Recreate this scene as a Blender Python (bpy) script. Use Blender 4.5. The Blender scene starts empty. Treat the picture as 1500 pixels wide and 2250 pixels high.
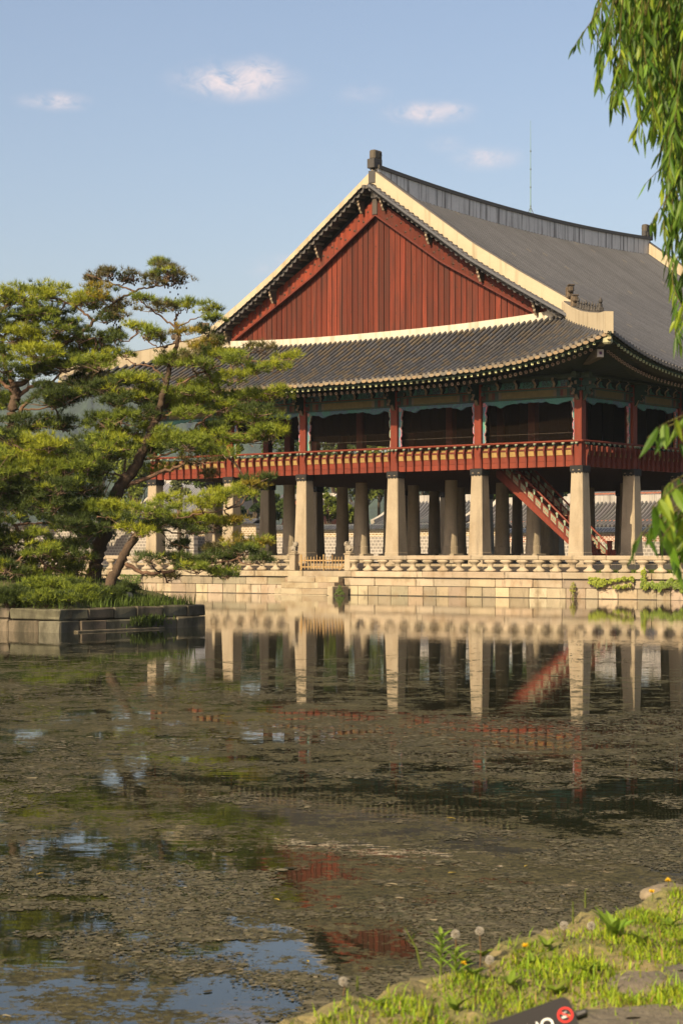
import bpy, math, random
import numpy as np
from mathutils import Vector, Matrix
rng = np.random.default_rng(7); random.seed(7)
S = bpy.context.scene
COL = S.collection
# ------------------------------------------------------------------ camera, sky, sun, exposure
FPX, HOR, EYE = 4217.0, 1218.8, 2.09          # focal length and horizon in photo pixels, eye height over the water
TH = math.radians(38.12); CT, ST = math.cos(TH), math.sin(TH)
X0, Y0 = 11.645, 93.85                        # pavilion corner column
cam_d = bpy.data.cameras.new('camera'); cam = bpy.data.objects.new('camera', cam_d); COL.objects.link(cam)
cam.location = (0, 0, EYE); cam.rotation_euler = (math.pi/2, 0, 0)
cam_d.sensor_fit = 'VERTICAL'; cam_d.sensor_height = 36; cam_d.lens = FPX/2250*36
cam_d.shift_y = (HOR-1125)/2250; cam_d.clip_start = .1; cam_d.clip_end = 20000
cam_d.dof.use_dof = True; cam_d.dof.focus_distance = 88; cam_d.dof.aperture_fstop = 9
S.camera = cam
SUN_EL = math.radians(33)
sl = (0.03, -1.0)                             # toward the sun, in the pavilion's plan axes
sx, sy = sl[0]*CT+sl[1]*ST, -sl[0]*ST+sl[1]*CT
n = math.hypot(sx, sy); sx /= n; sy /= n
sd = Vector((sx*math.cos(SUN_EL), sy*math.cos(SUN_EL), math.sin(SUN_EL)))
sun_d = bpy.data.lights.new('sun', 'SUN'); sun_d.energy = 5.0; sun_d.angle = math.radians(.5); sun_d.color = (1, .80, .51)
sun = bpy.data.objects.new('sun', sun_d); COL.objects.link(sun)
sun.rotation_euler = sd.to_track_quat('Z', 'Y').to_euler()
W = bpy.data.worlds.new('World'); S.world = W; W.use_nodes = True
wn, wl = W.node_tree.nodes, W.node_tree.links
wn.clear()
wo = wn.new('ShaderNodeOutputWorld'); bg = wn.new('ShaderNodeBackground'); sky = wn.new('ShaderNodeTexSky')
sky.sky_type = 'NISHITA'; sky.sun_disc = False; sky.sun_elevation = SUN_EL
sky.sun_rotation = math.atan2(sx, sy); sky.air_density = 1.0; sky.dust_density = 3.2; sky.ozone_density = 1.3; sky.altitude = 50
bg.inputs['Strength'].default_value = .092
tc = wn.new('ShaderNodeTexCoord')
cl_noise = wn.new('ShaderNodeTexNoise'); cl_noise.inputs['Scale'].default_value = 75; cl_noise.inputs['Detail'].default_value = 6; cl_noise.inputs['Roughness'].default_value = .66; cl_noise.inputs['Distortion'].default_value = .6
cmap = wn.new('ShaderNodeMapping'); cmap.inputs['Scale'].default_value = (1, 1, 1.7)
wl.new(tc.outputs['Generated'], cmap.inputs[0]); wl.new(cmap.outputs[0], cl_noise.inputs['Vector'])
prev = sky.outputs[0]
def wmath(op, a, b=None, clamp=False):
    m = wn.new('ShaderNodeMath'); m.operation = op; m.use_clamp = clamp
    for i, v in enumerate((a, b)):
        if v is None: continue
        if isinstance(v, (int, float)): m.inputs[i].default_value = v
        else: wl.new(v, m.inputs[i])
    return m.outputs[0]
# small fair-weather clouds: each a direction, an angular size and a density
for px, py, rw, rh, dens in ((520, 178, 150, 48, .75), (572, 158, 62, 40, .55), (120, 222, 88, 24, .5), (940, 248, 112, 30, .55), (1000, 240, 45, 22, .3),
                             (1070, 348, 85, 30, .42), (640, 590, 110, 40, .3), (800, 205, 70, 30, .14), (980, 318, 50, 22, .16)):
    c = Vector(((px-750)/FPX, 1, (HOR-py)/FPX)).normalized()
    sub = wn.new('ShaderNodeVectorMath'); sub.operation = 'SUBTRACT'; wl.new(tc.outputs['Generated'], sub.inputs[0]); sub.inputs[1].default_value = c
    mul = wn.new('ShaderNodeVectorMath'); mul.operation = 'MULTIPLY'; wl.new(sub.outputs[0], mul.inputs[0])
    mul.inputs[1].default_value = (FPX/rw, FPX/rw*.6, FPX/rh)
    ln = wn.new('ShaderNodeVectorMath'); ln.operation = 'LENGTH'; wl.new(mul.outputs[0], ln.inputs[0])
    d = wmath('SUBTRACT', 1.2, ln.outputs['Value'], True)
    e = wmath('MULTIPLY', wmath('MULTIPLY', d, d), 1.3, True)
    nz = wmath('MULTIPLY', wmath('SUBTRACT', cl_noise.outputs['Fac'], .34), 2.6, True)
    fac = wmath('MULTIPLY', wmath('MULTIPLY', e, nz), dens*1.9, True)
    mx = wn.new('ShaderNodeMixRGB'); wl.new(fac, mx.inputs[0]); wl.new(prev, mx.inputs[1]); mx.inputs[2].default_value = (4.9, 4.7, 5.0, 1)
    prev = mx.outputs[0]
tint = wn.new('ShaderNodeMixRGB'); tint.blend_type = 'MULTIPLY'; tint.inputs[0].default_value = 1; tint.inputs[2].default_value = (1.05, .96, .93, 1); wl.new(prev, tint.inputs[1]); wl.new(tint.outputs[0], bg.inputs['Color']); wl.new(bg.outputs[0], wo.inputs[0])
S.view_settings.view_transform = 'Standard'; S.view_settings.look = 'None'; S.view_settings.exposure = .9; S.view_settings.gamma = 1
S.view_settings.use_curve_mapping = False
S.cycles.max_bounces = 8; S.cycles.transparent_max_bounces = 8
try: S.cycles.use_denoising = True
except Exception: pass

# ------------------------------------------------------------------ helpers
def Lw(a, b, z=0):                            # pavilion plan axes (z over eye level) -> world
    return Vector((X0+a*CT+b*ST, Y0-a*ST+b*CT, EYE+z))
def P(px, py, Y):                             # a direction of the photo at a distance -> world
    return np.array(((px-750)/FPX*Y, Y, EYE+(HOR-py)/FPX*Y))
def col3(c): return np.array(c, float)
class MB:
    def __init__(s): s.ch = []; s.n = 0
    def add(s, V, F, C):
        V = np.asarray(V, float).reshape(-1, 3); F = np.asarray(F, int)
        C = np.asarray(C, float)
        if C.ndim == 1: C = np.tile(C, (len(F), 1))
        s.ch.append((V, F+s.n, C)); s.n += len(V); return s
    def box(s, x0, x1, y0, y1, z0, z1, c):
        V = [(x, y, z) for x in (x0, x1) for y in (y0, y1) for z in (z0, z1)]
        return s.add(V, BOXF, c)
    def chbox(s, x0, x1, y0, y1, z0, z1, c, ch=.03, jit=0):
        V = []; idx = {}
        X, Yy, Z = (x0, x1), (y0, y1), (z0, z1)
        for i in (0, 1):
            for j in (0, 1):
                for k in (0, 1):
                    p = np.array((X[i], Yy[j], Z[k]))
                    for ax in range(3):
                        q = p.copy()
                        for o in range(3):
                            if o != ax: q[o] += ch if (i, j, k)[o] == 0 else -ch
                        idx[i, j, k, ax] = len(V); V.append(q)
        V = np.array(V)
        if jit: V += rng.uniform(-jit, jit, V.shape)
        F4, F3 = [], []
        for ax in range(3):
            o1, o2 = [(1, 2), (2, 0), (0, 1)][ax]
            for sgn in (0, 1):
                q = []
                for (u, w) in ((0, 0), (1, 0), (1, 1), (0, 1)):
                    t = [0, 0, 0]; t[ax] = sgn; t[o1] = u; t[o2] = w; q.append(idx[t[0], t[1], t[2], ax])
                F4.append(q if sgn else q[::-1])
            for u in (0, 1):
                for w in (0, 1):
                    t0 = [0, 0, 0]; t0[o1] = u; t0[o2] = w; t1 = t0[:]; t1[ax] = 1
                    q = [idx[t0[0], t0[1], t0[2], o1], idx[t1[0], t1[1], t1[2], o1], idx[t1[0], t1[1], t1[2], o2], idx[t0[0], t0[1], t0[2], o2]]
                    F4.append(q if (u == w) else q[::-1])
        for i in (0, 1):
            for j in (0, 1):
                for k in (0, 1):
                    q = [idx[i, j, k, 0], idx[i, j, k, 1], idx[i, j, k, 2], idx[i, j, k, 2]]
                    F3.append(q[:3] if (i+j+k) % 2 else q[:3][::-1])
        n0 = s.n
        s.add(V, F4, c); s.ch.append((np.zeros((0, 3)), np.array(F3)+n0, np.tile(col3(c), (len(F3), 1)) if np.ndim(c) == 1 else c)); return s
    def hexa(s, V8, c): return s.add(V8, BOXF, c)
    def beam(s, p0, p1, w, h, c, up=(0, 0, 1), w1=None, h1=None):
        p0, p1 = col3(p0), col3(p1); d = p1-p0; d = d/np.linalg.norm(d); r = np.cross(d, col3(up)); r /= np.linalg.norm(r); u = np.cross(r, d)
        w1 = w if w1 is None else w1; h1 = h if h1 is None else h1
        V = []
        for p, ww, hh in ((p0, w, h), (p1, w1, h1)):
            for i in (-1, 1):
                for j in (-1, 1): V.append(p+r*i*ww/2+u*j*hh/2)
        return s.add(V, BOXF, c)
    def tube(s, pts, rad, seg, c, caps=True):
        pts = np.asarray(pts, float); m = len(pts); rad = np.broadcast_to(np.asarray(rad, float), (m,))
        t = np.gradient(pts, axis=0); t /= np.linalg.norm(t, axis=1)[:, None]+1e-9
        ref = np.array((0.0, 0, 1)) if abs(t[0][2]) < .9 else np.array((1.0, 0, 0))
        ang = np.arange(seg)/seg*2*math.pi; V = []
        for i in range(m):
            u = np.cross(ref, t[i]); u /= np.linalg.norm(u)+1e-9; w = np.cross(t[i], u); ref = w*0+ref
            V.append(pts[i]+rad[i]*(np.cos(ang)[:, None]*u+np.sin(ang)[:, None]*w))
        V = np.concatenate(V); F = []
        for i in range(m-1):
            for j in range(seg):
                k = (j+1) % seg; F.append((i*seg+j, i*seg+k, (i+1)*seg+k, (i+1)*seg+j))
        n0 = s.n; s.add(V, F, c)
        if caps:
            T = [(n0, n0+j+1, n0+j) for j in range(1, seg-1)]+[(n0+(m-1)*seg, n0+(m-1)*seg+j, n0+(m-1)*seg+j+1) for j in range(1, seg-1)]
            s.ch.append((np.zeros((0, 3)), np.array(T), np.tile(col3(c), (len(T), 1))))
        return s
    def lathe(s, prof, seg, c, x=0, y=0, sqx=1, sqy=1):
        pts = [(x, y, z) for r, z in prof]; ang = np.arange(seg)/seg*2*math.pi
        V = np.concatenate([np.stack([x+r*np.cos(ang)*sqx, y+r*np.sin(ang)*sqy, np.full(seg, z)], 1) for r, z in prof]); F = []; m = len(prof)
        for i in range(m-1):
            for j in range(seg):
                k = (j+1) % seg; F.append((i*seg+j, i*seg+k, (i+1)*seg+k, (i+1)*seg+j))
        n0 = s.n; s.add(V, F, c)
        T = [(n0, n0+j+1, n0+j) for j in range(1, seg-1)]+[(n0+(m-1)*seg, n0+(m-1)*seg+j, n0+(m-1)*seg+j+1) for j in range(1, seg-1)]
        s.ch.append((np.zeros((0, 3)), np.array(T), np.tile(col3(c), (len(T), 1)))); return s
    def grid(s, G, c):                        # G: (m,n,3)
        G = np.asarray(G, float); m, n = G.shape[:2]
        i, j = np.meshgrid(np.arange(m-1), np.arange(n-1), indexing='ij'); k = (i*n+j).ravel()
        return s.add(G.reshape(-1, 3), np.stack([k, k+n, k+n+1, k+1], 1), c)
    def strip_prism(s, top, bot, p2w, t0, t1, c):   # solid between two polylines of equal length; p2w(u, v, t) -> point
        m = len(top); V = []
        for t in (t0, t1):
            for q in (top, bot): V += [p2w(u, v, t) for u, v in q]
        F = []
        for i in range(m-1):
            F += [(i, i+1, m+i+1, m+i), (2*m+i, 3*m+i, 3*m+i+1, 2*m+i+1), (i, 2*m+i, 2*m+i+1, i+1), (m+i, m+i+1, 3*m+i+1, 3*m+i)]
        F += [(0, m, 3*m, 2*m), (m-1, 3*m-1, 4*m-1, 2*m-1)]
        return s.add(V, F, c)
    def mesh(s, name, mat, smooth=False):
        me = bpy.data.meshes.new(name)
        V = np.concatenate([c[0] for c in s.ch]); loops = np.concatenate([c[1].ravel() for c in s.ch]).astype(np.int32)
        cnt = np.concatenate([np.full(len(c[1]), c[1].shape[1]) for c in s.ch]); C = np.concatenate([c[2] for c in s.ch])
        st = np.concatenate([[0], np.cumsum(cnt)[:-1]]).astype(np.int32)
        me.vertices.add(len(V)); me.vertices.foreach_set('co', V.astype(np.float32).ravel())
        me.loops.add(len(loops)); me.loops.foreach_set('vertex_index', loops)
        me.polygons.add(len(cnt)); me.polygons.foreach_set('loop_start', st)
        me.polygons.foreach_set('use_smooth', np.full(len(cnt), smooth, bool))
        me.update(calc_edges=True)
        at = me.attributes.new('col', 'FLOAT_COLOR', 'CORNER')
        CC = np.repeat(np.concatenate([C[:, :3], np.ones((len(C), 1))], 1), cnt, axis=0)
        at.data.foreach_set('color', CC.astype(np.float32).ravel())
        me.materials.append(mat); me.validate(); return me
    def build(s, name, mat, parent=None, loc=None, rot=None, smooth=False):
        return inst(name, s.mesh(name, mat, smooth), parent, loc, rot)
BOXF = [(0, 1, 3, 2), (4, 6, 7, 5), (0, 4, 5, 1), (2, 3, 7, 6), (0, 2, 6, 4), (1, 5, 7, 3)]
def inst(name, me, parent=None, loc=None, rot=None, scale=None):
    o = bpy.data.objects.new(name, me); COL.objects.link(o)
    if parent is not None: o.parent = parent
    if loc is not None: o.location = loc
    if rot is not None: o.rotation_euler = rot
    if scale is not None: o.scale = scale
    return o
def tag(o, label, cat, group=None):
    o['label'] = label; o['category'] = cat
    if group: o['group'] = group
    return o
def thing(name, label, cat, loc, rz=0, group=None):
    o = bpy.data.objects.new(name, None); COL.objects.link(o); o.location = loc; o.rotation_euler = (0, 0, rz); o.empty_display_size = .3
    return tag(o, label, cat, group)
def structure(o): o['kind'] = 'structure'; return o
def stuff(o): o['kind'] = 'stuff'; return o
def jc(c, v=.12):
    c = col3(c); return np.clip(c*(1+rng.uniform(-v, v))*(1+rng.uniform(-v/4, v/4, 3)), 0, 1)
def spline(pts, n):                           # Catmull-Rom through points
    p = np.asarray(pts, float)
    if len(p) < 3: return np.array([p[0]+(p[-1]-p[0])*t for t in np.linspace(0, 1, n)])
    q = np.vstack([2*p[0]-p[1], p, 2*p[-1]-p[-2]]); out = []
    for t in np.linspace(0, len(p)-1-1e-6, n):
        i = int(t); f = t-i; a, b, c, d = q[i:i+4]
        out.append(.5*((2*b)+(-a+c)*f+(2*a-5*b+4*c-d)*f*f+(-a+3*b-3*c+d)*f**3))
    return np.array(out)

# ------------------------------------------------------------------ materials
def mat(name, col=None, rough=.8, var=.3, scale=2.0, stretch=(1, 1, 1), bump=0, bscale=20, rnd=.0, spec=.3, trans=0,
        stain=None, stain2=None, fine=0, metal=0):
    m = bpy.data.materials.new(name); m.use_nodes = True; nt = m.node_tree; N, L = nt.nodes, nt.links
    b = N['Principled BSDF']; b.inputs['Roughness'].default_value = rough; b.inputs['Specular IOR Level'].default_value = spec; b.inputs['Metallic'].default_value = metal
    geo = N.new('ShaderNodeNewGeometry')
    def noise(sc, st, det=6, ro=.6):
        mp = N.new('ShaderNodeMapping'); mp.inputs['Scale'].default_value = st; L.new(geo.outputs['Position'], mp.inputs[0])
        t = N.new('ShaderNodeTexNoise'); t.inputs['Scale'].default_value = sc; t.inputs['Detail'].default_value = det; t.inputs['Roughness'].default_value = ro
        L.new(mp.outputs[0], t.inputs['Vector']); return t.outputs['Fac']
    def mth(op, a, bb, clamp=False):
        q = N.new('ShaderNodeMath'); q.operation = op; q.use_clamp = clamp
        for i, v in enumerate((a, bb)):
            if isinstance(v, (int, float)): q.inputs[i].default_value = v
            else: L.new(v, q.inputs[i])
        return q.outputs[0]
    if col is None:
        at = N.new('ShaderNodeAttribute'); at.attribute_name = 'col'; c = at.outputs['Color']
    else:
        r = N.new('ShaderNodeRGB'); r.outputs[0].default_value = (*col, 1); c = r.outputs[0]
    kd = 1.0 if name in ('pine_needles', 'broad_leaves', 'grass_blades', 'petals', 'far_leaves') else .80
    f = mth('MULTIPLY', mth('ADD', mth('MULTIPLY', noise(scale, stretch), 2*var*1.6), 1-var*1.6), kd)
    if fine: f = mth('MULTIPLY', f, mth('ADD', mth('MULTIPLY', noise(scale*14, stretch, 3, .7), 2*fine*1.6), 1-fine*1.6))
    if rnd:
        oi = N.new('ShaderNodeObjectInfo'); f = mth('MULTIPLY', f, mth('ADD', mth('MULTIPLY', oi.outputs['Random'], 2*rnd), 1-rnd))
    vm = N.new('ShaderNodeVectorMath'); vm.operation = 'SCALE'; L.new(c, vm.inputs[0]); L.new(f, vm.inputs['Scale']); c = vm.outputs[0]
    for stn in (stain, stain2):
        if stn:
            sc_, ssc, sst, lo, hi, amt = stn
            k = mth('MULTIPLY', mth('DIVIDE', mth('SUBTRACT', noise(ssc, sst), lo), hi-lo, True), amt)
            mx = N.new('ShaderNodeMixRGB'); L.new(k, mx.inputs[0]); L.new(c, mx.inputs[1]); mx.inputs[2].default_value = (*sc_, 1); c = mx.outputs[0]
    L.new(c, b.inputs['Base Color'])
    if bump:
        bp = N.new('ShaderNodeBump'); bp.inputs['Strength'].default_value = 1; bp.inputs['Distance'].default_value = bump
        L.new(noise(bscale, stretch, 5, .65), bp.inputs['Height']); L.new(bp.outputs[0], b.inputs['Normal'])
    if trans:
        tr = N.new('ShaderNodeBsdfTranslucent'); ms = N.new('ShaderNodeMixShader'); ms.inputs[0].default_value = trans
        L.new(c, tr.inputs['Color']); L.new(b.outputs[0], ms.inputs[1]); L.new(tr.outputs[0], ms.inputs[2]); L.new(ms.outputs[0], N['Material Output'].inputs[0])
    return m
M = {}
M['granite'] = mat('granite', rough=.85, var=.16, scale=1.3, fine=.12, bump=.006, bscale=25, rnd=.12, stain=((.15, .10, .05), 1.1, (1, 1, .8), .5, .7, .7), stain2=((.07, .06, .042), 2.8, (1, 1, .3), .56, .72, .65))
M['column'] = mat('column_granite', rough=.8, var=.16, scale=.9, fine=.14, bump=.004, bscale=30, rnd=.06, stain=((.15, .10, .05), .8, (1, 1, .45), .5, .72, .6), stain2=((.09, .075, .055), 2.6, (1, 1, .10), .54, .72, .5))
M['darkstone'] = mat('shaded_stained_granite', rough=.75, var=.3, scale=1.6, fine=.2, bump=.012, bscale=18, rnd=.15, stain=((.03, .027, .016), 1.8, (1, 1, .4), .42, .62, .85), stain2=((.05, .06, .02), 3, (1, 1, 1), .6, .75, .5))  # stained granite, darkened further for the shade on the island wall
M['redwood'] = mat('red_painted_wood', rough=.6, var=.25, scale=2, stretch=(3, 3, .5), fine=.12, bump=.003, bscale=10, rnd=.12, spec=.25)
M['plank'] = mat('weathered_red_plank', rough=.75, var=.4, scale=1.2, stretch=(5, 5, .35), fine=.22, bump=.006, bscale=14, rnd=.36, spec=.2, stain=((.045, .016, .011), 1.2, (3, 3, .2), .45, .66, .85), stain2=((.03, .015, .01), 7, (1, 1, .6), .62, .70, .8))
M['paint'] = mat('painted_wood', rough=.7, var=.25, scale=4, fine=.15, bump=.003, rnd=.1, spec=.25)
M['tile'] = mat('fired_roof_tile', rough=.62, var=.18, scale=.7, fine=.14, bump=.004, bscale=30, rnd=.12, spec=.35)
M['plaster'] = mat('lime_plaster', rough=.9, var=.1, scale=1, fine=.06, bump=.006, bscale=8, stain=((.2, .16, .10), 2.4, (1, 1, .07), .5, .68, .7), stain2=((.1, .09, .07), 1.2, (1, 1, .3), .62, .8, .4))
M['ridgeplaster'] = mat('weathered_ridge_plaster', rough=.9, var=.15, scale=.8, fine=.1, bump=.006, bscale=8, stain=((.09, .08, .07), 5, (1, 1, .03), .50, .66, .85), stain2=((.09, .08, .07), .5, (1, 1, .5), .6, .75, .4))
M['wood'] = mat('bare_wood', rough=.7, var=.2, scale=6, stretch=(1, 1, 3), fine=.1, rnd=.1)
M['dark'] = mat('dark_timber', rough=.8, var=.3, scale=3, stretch=(4, 4, .5), rnd=.1, spec=.15)
M['bark'] = mat('pine_bark', rough=.95, var=.4, scale=5, stretch=(1, 1, .5), fine=.35, bump=.05, bscale=9, spec=.1)
M['needle'] = mat('pine_needles', rough=.55, var=.3, scale=.8, trans=.22, spec=.25)
M['leaf'] = mat('broad_leaves', rough=.5, var=.2, scale=1, trans=.4, spec=.3)
M['farleaf'] = mat('far_leaves', rough=.7, var=.3, scale=.5, trans=.3, spec=.1)
M['grass'] = mat('grass_blades', rough=.6, var=.25, scale=1.5, trans=.4, spec=.2)
M['iron'] = mat('dark_metal', rough=.45, var=.2, scale=5, spec=.4)
M['signpaint'] = mat('sign_paint', rough=.7, var=.06, scale=8, spec=.15)
M['petal'] = mat('petals', rough=.7, var=.1, scale=30, trans=.3)
M['rock'] = mat('field_stone', rough=.95, var=.35, scale=4, fine=.3, bump=.02, bscale=22, stain=((.30, .28, .22), 14, (1, 1, 1), .6, .75, .5), stain2=((.06, .06, .02), 5, (1, 1, 1), .55, .7, .6))
M['soil'] = mat('dry_turf_soil', rough=1, var=.35, scale=3, fine=.4, bump=.02, bscale=30, stain=((.10, .12, .03), 2.2, (1, 1, 1), .45, .65, .7), stain2=((.30, .22, .11), 9, (1, 1, 1), .56, .72, .6))
M['paving'] = mat('grey_paving', (.085, .075, .062), rough=.9, var=.25, scale=1.5, fine=.2)
M['earth'] = mat('ground_earth', (.17, .14, .09), rough=1, var=.3, scale=.3, fine=.2, stain=((.05, .075, .02), .15, (1, 1, 1), .5, .62, .8))
M['turf'] = mat('turf', rough=1, var=.35, scale=1.5, fine=.4, bump=.05, bscale=12)
M['hill'] = mat('wooded_hill', (.022, .042, .018), rough=1, var=.6, scale=.05, fine=.5, bump=4, bscale=.10)
def frieze_mat():
    m = bpy.data.materials.new('painted_carving'); m.use_nodes = True; N, L = m.node_tree.nodes, m.node_tree.links
    b = N['Principled BSDF']; b.inputs['Roughness'].default_value = .7
    at = N.new('ShaderNodeAttribute'); at.attribute_name = 'col'
    g = N.new('ShaderNodeNewGeometry'); v = N.new('ShaderNodeTexVoronoi'); v.feature = 'DISTANCE_TO_EDGE'; v.inputs['Scale'].default_value = 7; L.new(g.outputs['Position'], v.inputs['Vector'])
    r = N.new('ShaderNodeValToRGB'); L.new(v.outputs['Distance'], r.inputs[0]); r.color_ramp.elements[0].position = .02; r.color_ramp.elements[1].position = .07
    r.color_ramp.elements[0].color = (1, 1, 1, 1); r.color_ramp.elements[1].color = (0, 0, 0, 1)
    n2 = N.new('ShaderNodeTexNoise'); n2.inputs['Scale'].default_value = 1.1; L.new(g.outputs['Position'], n2.inputs['Vector'])
    r2 = N.new('ShaderNodeValToRGB'); L.new(n2.outputs['Fac'], r2.inputs[0]); e = r2.color_ramp.elements
    e[0].position = .42; e[0].color = (1, 1, 1, 1); e[1].position = .58; e[1].color = (1.5, .62, 1.2, 1)
    m1 = N.new('ShaderNodeMixRGB'); m1.blend_type = 'MULTIPLY'; m1.inputs[0].default_value = 1; L.new(at.outputs['Color'], m1.inputs[1]); L.new(r2.outputs[0], m1.inputs[2])
    m2 = N.new('ShaderNodeMixRGB'); L.new(r.outputs[0], m2.inputs[0]); L.new(m1.outputs[0], m2.inputs[1]); m2.inputs[2].default_value = (.05, .16, .14, 1)
    L.new(m2.outputs[0], b.inputs['Base Color']); return m
M['carving'] = frieze_mat()
def brickwall_mat(name, c1, c2, mortar, bw, bh, ms):
    m = bpy.data.materials.new(name); m.use_nodes = True; N, L = m.node_tree.nodes, m.node_tree.links
    b = N['Principled BSDF']; b.inputs['Roughness'].default_value = .9
    t = N.new('ShaderNodeTexCoord'); sp = N.new('ShaderNodeSeparateXYZ'); cb = N.new('ShaderNodeCombineXYZ')
    L.new(t.outputs['Object'], sp.inputs[0]); L.new(sp.outputs[0], cb.inputs[0]); L.new(sp.outputs[2], cb.inputs[1])
    br = N.new('ShaderNodeTexBrick'); L.new(cb.outputs[0], br.inputs['Vector'])
    br.inputs['Color1'].default_value = (*c1, 1); br.inputs['Color2'].default_value = (*c2, 1); br.inputs['Mortar'].default_value = (*mortar, 1)
    br.inputs['Scale'].default_value = 1; br.inputs['Brick Width'].default_value = bw; br.inputs['Row Height'].default_value = bh; br.inputs['Mortar Size'].default_value = ms
    n = N.new('ShaderNodeTexNoise'); n.inputs['Scale'].default_value = 2; L.new(t.outputs['Object'], n.inputs['Vector'])
    r = N.new('ShaderNodeValToRGB'); L.new(n.outputs['Fac'], r.inputs[0]); r.color_ramp.elements[0].color = (.75, .75, .75, 1); r.color_ramp.elements[1].color = (1.1, 1.1, 1.1, 1)
    mm = N.new('ShaderNodeMixRGB'); mm.blend_type = 'MULTIPLY'; mm.inputs[0].default_value = 1; L.new(br.outputs[0], mm.inputs[1]); L.new(r.outputs[0], mm.inputs[2])
    L.new(mm.outputs[0], b.inputs['Base Color']); return m
M['tanbrick'] = brickwall_mat('tan_brick', (.24, .17, .08), (.19, .13, .065), (.42, .38, .3), .42, .2, .035)
M['redbrick'] = brickwall_mat('red_brick', (.22, .08, .05), (.18, .07, .05), (.45, .4, .33), .36, .16, .03)
M['greyblock'] = brickwall_mat('grey_stone_block', (.20, .18, .155), (.15, .135, .12), (.33, .30, .26), .42, .3, .04)  # tree shadow on the left wall is put into these darker colours

# ------------------------------------------------------------------ water
def water_mat():
    m = bpy.data.materials.new('pond_water'); m.use_nodes = True; N, L = m.node_tree.nodes, m.node_tree.links
    b = N['Principled BSDF']; out = N['Material Output']
    b.inputs['Base Color'].default_value = (.010, .012, .006, 1); b.inputs['Roughness'].default_value = .015; b.inputs['IOR'].default_value = 1.33
    g = N.new('ShaderNodeNewGeometry')
    def mp(scale, rot=0):
        q = N.new('ShaderNodeMapping'); q.inputs['Scale'].default_value = scale; q.inputs['Rotation'].default_value = (0, 0, rot); L.new(g.outputs['Position'], q.inputs[0]); return q.outputs[0]
    def noise(vec, sc, det=5, ro=.6, dist=0):
        t = N.new('ShaderNodeTexNoise'); t.inputs['Scale'].default_value = sc; t.inputs['Detail'].default_value = det; t.inputs['Roughness'].default_value = ro; t.inputs['Distortion'].default_value = dist
        L.new(vec, t.inputs['Vector']); return t.outputs['Fac']
    def mth(op, a, bb=0, clamp=False):
        q = N.new('ShaderNodeMath'); q.operation = op; q.use_clamp = clamp
        for i, v in enumerate((a, bb)):
            if isinstance(v, (int, float)): q.inputs[i].default_value = v
            else: L.new(v, q.inputs[i])
        return q.outputs[0]
    def ss(x, lo, hi): 
        q = N.new('ShaderNodeMapRange'); q.interpolation_type = 'SMOOTHSTEP'; q.inputs[1].default_value = lo; q.inputs[2].default_value = hi; L.new(x, q.inputs[0]); return q.outputs[0]
    iso = mp((1, 1, 1))
    sp = N.new('ShaderNodeSeparateXYZ'); L.new(g.outputs['Position'], sp.inputs[0])
    # scum mats: broad drifts, then ragged flakes inside them; the open water in the lee of the terrace stays clear
    parts_ = [(noise(mp((.14, .10, 1), .25), 1, 3, .5, .5), .52), (noise(iso, .65, 3, .55, .5), .72), (noise(mp((1, .8, 1), .2), 2.6, 4, .65, .3), 1.05), (noise(iso, 10, 5, .72, .2), 1.0), (noise(iso, 22, 5, .7), .85), (noise(iso, 60, 3, .7), .5)]
    cover = None
    for nz_, w_ in parts_:
        q_ = mth('MULTIPLY', mth('SUBTRACT', nz_, .5), w_); cover = q_ if cover is None else mth('ADD', cover, q_)
    for bx_, by_, rx_, ry_, am_ in ((-3.5, 21, 5.5, 5, .10), (-.3, 24.5, 3.0, 3.0, .09), (2.6, 16.6, 2.4, 1.5, -.20), (5.5, 36, 5, 9, -.06), (-.35, 10.2, .5, .35, -.12), (-1.4, 13.2, 1.1, 1.2, -.05), (-1.2, 9.5, 1.2, 2.5, .05), (.6, 12.2, 1.2, 2.0, .12), (1.6, 11.2, 1.4, 2.6, .10), (-6, 40, 5, 10, .06), (0, 46, 12, 4, -.05), (-1.3, 8.6, 1.2, .8, .05), (0, 25, 30, 60, -.06)):
        dx_ = mth('DIVIDE', mth('SUBTRACT', sp.outputs[0], bx_), rx_); dy_ = mth('DIVIDE', mth('SUBTRACT', sp.outputs[1], by_), ry_)
        r2_ = mth('ADD', mth('MULTIPLY', dx_, dx_), mth('MULTIPLY', dy_, dy_)); g_ = mth('POWER', 2.718, mth('MULTIPLY', r2_, -1.0)); cover = mth('ADD', cover, mth('MULTIPLY', g_, am_))
    cover = mth('SUBTRACT', cover, mth('MULTIPLY', ss(sp.outputs[1], 27, 58), .42))
    mask = ss(cover, -.012, .012)
    # scum colour, with a bright and dark grain painting light on its relief
    r = N.new('ShaderNodeValToRGB'); e = r.color_ramp.elements; L.new(noise(iso, 2.3, 6, .75), r.inputs[0])
    e[0].position = .3; e[0].color = (.028, .027, .010, 1); e[1].position = .72; e[1].color = (.084, .073, .040, 1)
    q = e.new(.5); q.color = (.046, .042, .019, 1)
    r3 = N.new('ShaderNodeValToRGB'); L.new(noise(iso, 17, 6, .9), r3.inputs[0]); r3.color_ramp.elements[0].position = .40; r3.color_ramp.elements[0].color = (.30, .30, .28, 1); r3.color_ramp.elements[1].position = .61; r3.color_ramp.elements[1].color = (2.0, 1.95, 1.8, 1)
    mc = N.new('ShaderNodeMixRGB'); mc.blend_type = 'MULTIPLY'; mc.inputs[0].default_value = 1; L.new(r.outputs[0], mc.inputs[1]); L.new(r3.outputs[0], mc.inputs[2])
    db = N.new('ShaderNodeBsdfPrincipled'); L.new(mc.outputs[0], db.inputs['Base Color']); db.inputs['Roughness'].default_value = .75; db.inputs['Specular IOR Level'].default_value = .12
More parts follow.
